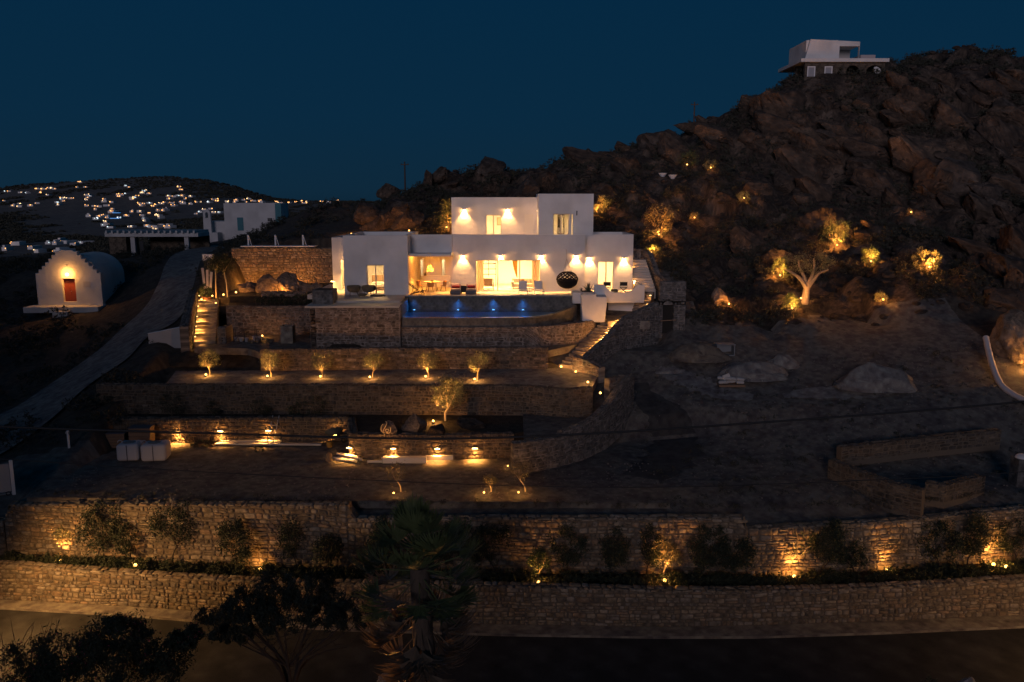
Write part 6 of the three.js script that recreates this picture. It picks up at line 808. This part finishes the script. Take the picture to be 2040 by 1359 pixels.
/* ------------------------------------------------------------------ planting strip along the road */
{
  const bedAt = (px, py) => onLevel(px, py, BED);
  const wallZ = x => table(footXZ, x);
  const against = (px, h, r, lab, o = {}) => { const p0 = bedAt(px, table(WALL_FOOT, px) + 8); p0.z = wallZ(p0.x) + .35 + (o.out || 0); return smallTree(o.name || 'espalier_shrub', lab, p0, h, [r * 1.1, h * .40, .45], { stem: .35, n: 2000 * r * h * .55 | 0, clumps: 46, leaf: [.13, .06], mat: o.mat || leafDark, group: o.group || 'wall shrubs of the planting strip', cat: 'shrub', bark: barkDark, r: .03, limbs: 7, spread: .8, ...o }); };
  [[195, 3.0, 1.1, 'tall dark climber on the tall wall, nearer the small lit tree'], [345, 3.1, 1.2, 'tall dark climber reaching the top of the tall wall'], [262, 2.0, .8, 'thin dark shrub between the two tall climbers'], [470, 2.5, 1.2, 'wide dark shrub in the middle of the tall wall'], [590, 2.7, 1.0, 'tall dark shrub near the step in the wall'], [655, 1.8, .9, 'low dark shrub right by the step in the wall'], [760, 2.6, 1.3, 'dark shrub behind the pine tree'], [905, 2.5, 1.4, 'dark shrub on the road side of the fan palm'], [985, 2.4, 1.4, 'dense dark shrub past the fan palm'], [1130, 2.3, 1.3, 'dark shrub with broad leaves behind a lit one'], [1215, 2.5, 1.4, 'broad dark shrub between two lit shrubs'], [1290, 2.4, .8, 'narrow dark shrub beside the lit stem'], [1400, 2.5, 1.3, 'dark shrub below the step in the lower wall'], [1465, 2.0, 1.0, 'small dark shrub right at the lower step'], [1640, 2.5, 1.3, 'dark upright shrub beside the double-stemmed lit tree'], [1700, 1.6, .8, 'low dark shrub between the upright ones'], [1870, 2.3, 1.3, 'dark shrub between the two yellow-lit shrubs'], [1930, 2.6, 1.1, 'dark shrub with a thin pale stem'], [2025, 2.4, 1.2, 'dark shrub at the lit end of the strip']].forEach(([px, h, r, lab]) => against(px, h, r, lab));
  const litOnes = [[127, 1116, 1.9, .6, 'small lit tree with a clear stem by the tall wall', 8, olive, .42], [1072, 1160, 1.6, .65, 'leafy lit shrub past the fan palm', 5, leafGreen, .3], [1322, 1156, 1.9, .8, 'lit shrub with one pale stem', 8, leafDry, .42], [1578, 1148, 2.3, 1.1, 'lit tree with two bright stems', 7, leafGreen, .4], [1772, 1136, 1.9, .9, 'yellow-lit rounded shrub before the curving wall', 5, leafDry, .3], [1972, 1124, 2.3, .9, 'strongly lit shrub with pale branches at the end of the strip', 9, leafDry, .35]];
  litOnes.forEach(([px, py, h, r, lab, I, mat, stem], i) => { const p = bedAt(px, py + 2); smallTree('lit_strip_shrub', lab, p.clone().add(V(i === 5 ? 0 : .05, 0, -.35)), h, [r, h * .3, r * .7], { stem, n: 1300, mat, leaf: [.11, .05], group: 'lit shrubs of the planting strip', cat: 'shrub', bark: barkPale, r: .035 }); groundLamp(p.clone().add(V(i === 4 ? -.3 : 0, .06, .3)), I * .6, 'uplight of the ' + lab, { group: 'uplights of the planting strip', r: .08, aim: [0, 1.1, -.35, I * 5, .7] }); });
  for (const [px, py, I, lab] of [[270, 1133, 7, 'uplight before the bare part of the tall wall'], [519, 1140, 6, 'uplight before the wide dark shrub of the tall wall'], [2004, 1136, 5, 'extra uplight on the ground at the end of the strip']]) { const p = bedAt(px, py); groundLamp(p.clone().add(V(0, .06, 0)), I, lab, { group: 'uplights of the planting strip', r: .08 }); bush('bed_shrub', 'low ground cover plant behind the ' + lab.slice(0, 30).replace('uplight before the ', 'lamp of the ').trim(), p.clone().add(V(.1, 0, -.3)), [.3, .22, .2], { n: 260, mat: leafGreen, group: 'ground cover by the strip lamps' }); }
  const tuft = leaves(90, [.35, .2, .3], [.16, .05], 8, { up: .6 }).translate(0, .15, 0), m = new THREE.InstancedMesh(tuft, leafDark, 760), q = new THREE.Object3D(); for (let i = 0; i < 760; i++) { const x = rr(-26, 27), zf = table(foot.map(p => [p.x, p.z]), x) - .75, zb = wallZ(x) + .15; q.position.set(x, BED, lerp(zf, zb, rnd() * .75)); q.rotation.y = rnd() * 6.28; q.scale.setScalar(rr(.6, 1.4)); q.updateMatrix(); m.setMatrixAt(i, q.matrix); } m.name = numbered('ground_cover'); tag(m, 'low dark ground cover in the planting strip', 'ground cover', null, 'stuff'); scene.add(m);
  // small trees at the edge of the yard, lit from behind the wall
  for (const [px, py, h, r, lab, I] of [[800, 1032, 1.7, .7, 'small bare-branched tree rising behind the palm', 6], [978, 1020, 1.0, .5, 'small leaning lit shrub at the yard edge', 5], [1046, 1030, 1.5, .5, 'crooked little lit tree at the yard edge', 6]]) { const p = at(px, py, 41.2); p.y = groundY(p.x, p.z); smallTree('yard_tree', lab, p, h, [r, h * .28, r * .7], { stem: .5, n: 520, mat: leafDry, leaf: [.1, .04], group: 'little trees at the yard edge', bark: barkPale, lean: .25, r: .025 }); groundLamp(p.clone().add(V(-.35, .02, .25)), I, 'uplight of the ' + lab, { group: 'uplights of the yard edge', r: .05 }); }
}
/* ------------------------------------------------------------------ foreground: fan palm, pine, oleander */
function fanFrond(n, len, droop, width = 2.1) { // a pleated fan of narrow leaflets on a stalk; grows along +y
  const pos = [], idx = [], put = (x, y, z) => { pos.push(x, y, z); return pos.length / 3 - 1; };
  const st = .95 * len; for (const s of [-1, 1]) { const a = put(s * .02, 0, 0), b = put(s * .012, st, .02), c = put(0, st, -.02), d = put(0, 0, -.02); idx.push(a, b, c, a, c, d); }
  for (let i = 0; i < n; i++) { const a = (i / (n - 1) - .5) * width * 1.25, l = len * (1 - .25 * Math.abs(a) / width) * rr(.85, 1.1), w = .04, dx = Math.sin(a), dy = Math.cos(a), px = dy, py = -dx, k = droop * rr(.6, 1.4);
    const P = (f, o) => put(dx * l * f + px * o, st + dy * l * f + py * o - k * l * f * f * .35, (i & 1 ? .02 : -.02) * (1 - f) - k * l * f * f * .5 + rr(-.012, .012));
    const b0 = P(.02, -w * .4), b1 = P(.02, w * .4), m0 = P(.5, -w), m1 = P(.5, w), n0 = P(.8, -w * .5), n1 = P(.8, w * .5), t = P(1, 0); idx.push(b0, b1, m0, b1, m1, m0, m0, m1, n0, m1, n1, n0, n0, n1, t); }
  const g = new THREE.BufferGeometry(); g.setAttribute('position', new THREE.Float32BufferAttribute(pos, 3)); g.setIndex(idx); const r = g.toNonIndexed(); r.computeVertexNormals(); return r;
}
{
  const c = at(835, 1128, 24), base = -12.6, t = thing('fan_palm', 'tall dark fan palm with a skirt of dead fronds by the road', 'palm', V(c.x, base, c.z)), H = c.y - base;
  part('trunk', limb([V(.3, 0, .2), V(.25, H * .3, .1), V(.1, H * .7, 0), V(0, H, 0)], .42, .3, 12), M(.10, .075, .055, .95, { bumpMap: bumpGrain, bumpScale: .08 }), t);
  const green = [0, 1, 2, 3].map(() => fanFrond(34, rr(.95, 1.15), .7)), young = [0, 1].map(() => fanFrond(28, 1.0, .25, 1.5)), dead = [0, 1, 2, 3].map(() => fanFrond(22, rr(1.0, 1.3), 1.6, 1.0));
  const place = (g, m, az, el, y, n) => { const f = part(n, g, m, t); f.position.set(0, y, 0); f.rotation.order = 'YXZ'; f.rotation.set(Math.PI / 2 - el, az, rr(-.25, .25)); f.translateY(rr(.15, .35)); };
  for (let i = 0; i < 9; i++) place(pick(young), palmGreen, i * 2.4, rr(.75, 1.4), H + .1, 'frond');
  for (let i = 0; i < 17; i++) place(pick(green), palmGreen, i * 2.4 + 1, rr(-.15, .8), H - rr(0, .2), 'frond');
  for (let i = 0; i < 13; i++) place(pick(green), pick([palmGreen, palmGreen, palmDead]), i * 2.4 + .5, rr(-.75, -.1), H - rr(.2, .6), 'frond');
  for (let i = 0; i < 36; i++) place(pick(dead), palmDead, i * 2.4 + 2, rr(-1.45, -.75), H - rr(.4, 2.4), 'dead_frond');
}
groundLamp(V(-5.6, -12.75, -25.2), 4, 'uplight in the bed at the foot of the fan palm', { aim: [1.9, 5.6, 1.2, 150, .32] });
{ // windblown pine with several stems
  const p = at(575, 1470, 28.5), t = thing('pine_tree', 'windblown many-stemmed pine with dark flat crowns by the road', 'tree', p), L0 = q => at(...q).sub(p), g = [], cl = [];
  const tips = [[[560, 1340, 28.5], [500, 1275, 28.3], [455, 1235, 28.2]], [[575, 1330, 28.4], [545, 1250, 28.6], [530, 1195, 28.8]], [[590, 1330, 28.6], [610, 1255, 28.5], [640, 1190, 28.6]], [[600, 1320, 28.4], [660, 1265, 28.2], [705, 1225, 28.2]], [[565, 1330, 28.8], [500, 1240, 29], [490, 1190, 29.2]], [[600, 1330, 28.8], [640, 1300, 29], [690, 1290, 29]]];
  for (const k of tips) g.push(limb([V(rr(-.1, .1), 0, 0), ...k.map(L0)], .10, .025, 6));
  const heads = [[440, 1235, 1.0], [490, 1205, 1.1], [545, 1185, 1.2], [610, 1175, 1.1], [660, 1190, 1.2], [705, 1220, 1.0], [470, 1250, .9], [575, 1215, 1.2], [640, 1225, 1.0], [520, 1235, .9]]; for (const [px, py, r] of heads) { const c = L0([px, py, 28.5 + rr(-.8, .8)]); cl.push(leaves(3000, [r * .92, r * .45, r], [.2, .035], 24, { up: .5, spread: .95 }).translate(c.x, c.y, c.z)); g.push(limb([L0([575, 1330, 28.5]), c.clone().add(V(rr(-.3, .3), -.4, 0)), c], .04, .012, 5)); }
  for (let i = 0; i < 26; i++) { const a = L0([rr(500, 690), rr(1250, 1310), 28.5 + rr(-.5, .5)]); g.push(limb([a, a.clone().add(V(rr(-.5, .5), rr(0, .3), rr(-.3, .3))), a.clone().add(V(rr(-.9, .9), rr(0, .5), rr(-.4, .4)))], .018, .005, 4)); }
  part('trunk', join(g), barkDark, t); part('crown', mergeGeometries(cl), needle, t);
}
{ // flowering oleander hedge in the corner
  const pink = leafy(.32, .05, .09), t = thing('oleander', 'large dark oleander with small pink flowers by the road', 'shrub', at(200, 1460, 27.5)), q = t.position, parts = [], fl = [], st = [];
  for (const [px, py, r] of [[40, 1330, 1.2], [130, 1300, 1.3], [220, 1285, 1.4], [310, 1300, 1.2], [370, 1270, .6], [180, 1345, 1.4], [60, 1370, 1.2], [280, 1350, 1.3], [240, 1262, .8]]) { const c = at(px, py, 27.4 + rr(-.7, .7)).sub(q); parts.push(leaves(3000, [r, r * .62, r], [.17, .05], 34, { up: .7 }).translate(c.x, c.y, c.z)); fl.push(leaves(90, [r, r * .6, r], [.06, .055], 26).translate(c.x, c.y + .1, c.z)); st.push(limb([V(rr(-.5, .5), -.3, 0), V(c.x * .6, c.y * .5, c.z), c], .04, .01, 5)); }
  for (let i = 0; i < 22; i++) { const a = at(rr(-20, 130), rr(1270, 1330), 27.6).sub(q), b = a.clone().add(V(rr(-.3, .4), rr(.4, 1.0), rr(-.2, .2))); st.push(limb([a, a.clone().lerp(b, .5).add(V(rr(-.1, .1), 0, 0)), b], .014, .004, 4)); }
  part('foliage', mergeGeometries(parts), leafDark, t); part('flowers', mergeGeometries(fl), pink, t); part('stems', join(st), barkDark, t);
  for (const [px, py, r, lab] of [[1850, 1385, .9, 'dark shrub top by the pale rock at the near roadside'], [1530, 1400, .6, 'low dark shrub top at the near roadside']]) bush('roadside_shrub', lab, at(px, py, 28.5).add(V(0, -r, 0)), [r, r * .8, r], { n: 1600, leaf: [.14, .04] });
  boulder(at(1925, 1375, 29.2), [.75, .6, .6], 'pale rounded rock at the near roadside', { mat: M(.4, .37, .36, .9, { map: grainMap }) }); boulder(at(770, 1362, 28.6), [.45, .4, .4], 'pale rock at the foot of the fan palm', { mat: M(.36, .32, .28, .9, { map: grainMap }) });
  { const a = at(480, 1352, 30.6), b = at(720, 1362, 30.2), pl = thing('near_kerb', 'pale kerb on the near side of the road below the pine', 'kerb', V(0, 0, 0)); part('kerb', rbox(a.x, b.x, ROAD, ROAD + .16, -30.9, -30.55, .03), concrete, pl); }
}
/* ------------------------------------------------------------------ street lamps past the edges of the frame, cables */
function streetLamp(x, d, y, lab, I, tx, tz, angle = 1.0) {
  const t = thing('street_lamp', lab, 'street lamp', V(x, ROAD, -d)); part('mast', cyl(.09, .06, y - ROAD + .3, 0, 0, 0, 10), steel, t); const dx = Math.sign(-x) * .9; part('arm', bar(V(0, y - ROAD + .25, 0), V(dx, y - ROAD + .12, -.5), .04), steel, t); part('head', rbox(-.18, .18, 0, .1, -.3, .3, .03).translate(dx, y - ROAD + .05, -.6), darkMetal, t); part('lamp_glass', rbox(-.14, .14, -.03, .0, -.25, .25, .01).translate(dx, y - ROAD + .045, -.6), glow(1, .55, .2, 6), t);
  const s = new THREE.SpotLight(colorOf([1, .50, .15]), I, 0, angle, .9, 2); s.position.set(dx, y - ROAD - .05, -.6); s.target.position.set(tx - x, -2, tz + d); s.shadow.radius = 8; t.add(s, s.target);
}
streetLamp(-25.5, 31.5, -6.6, 'street lamp that lights the oleander end of the roadside wall', 520, -17, -37.5, 1.05);
streetLamp(28, 28.5, -6.6, 'street lamp that lights the curving end of the roadside pavement', 130, 20, -36, 1.0);
function cable(pts, r, lab) { const c = new THREE.CatmullRomCurve3(pts.map(a => at(...a))); single('overhead_cable', new THREE.TubeGeometry(c, 120, r, 6), blackRubber, lab, 'cable'); }
cable([[-900, 800, 25], [0, 850, 24], [340, 861, 24], [840, 874, 24], [1100, 868, 24], [1500, 843, 24], [2040, 800, 24], [2900, 700, 25]], .034, 'thick black overhead cable sagging across the view');
cable([[-900, 850, 25], [300, 934, 24], [700, 955, 24], [1000, 967, 24], [1300, 971, 24], [1700, 958, 24], [2040, 940, 24], [2900, 850, 25]], .014, 'thin overhead cable hanging below the thick one');
for (const [px, lab] of [[-900, 'utility pole at the chapel end of the overhead cables'], [2900, 'utility pole at the crag end of the overhead cables']]) { const p = at(px, px < 0 ? 790 : 690, 25), t = thing('utility_pole', lab, 'pole', V(p.x, -13, p.z)); part('mast', cyl(.16, .11, p.y + 13.4, 0, 0, 0, 10), darkWood, t); part('crossbar', rbox(-.8, .8, p.y + 12.7, p.y + 12.82, -.06, .06, .01), darkWood, t); for (const x of [-.6, .6]) part('insulator', cyl(.05, .04, .16, x, p.y + 12.82, 0, 8), darkMetal, t); }

scene.traverse(o => { if (o.isMesh) { o.castShadow = true; o.receiveShadow = true; } if (o.isLight && o.shadow) o.castShadow = true; });
renderer.render(scene, camera);
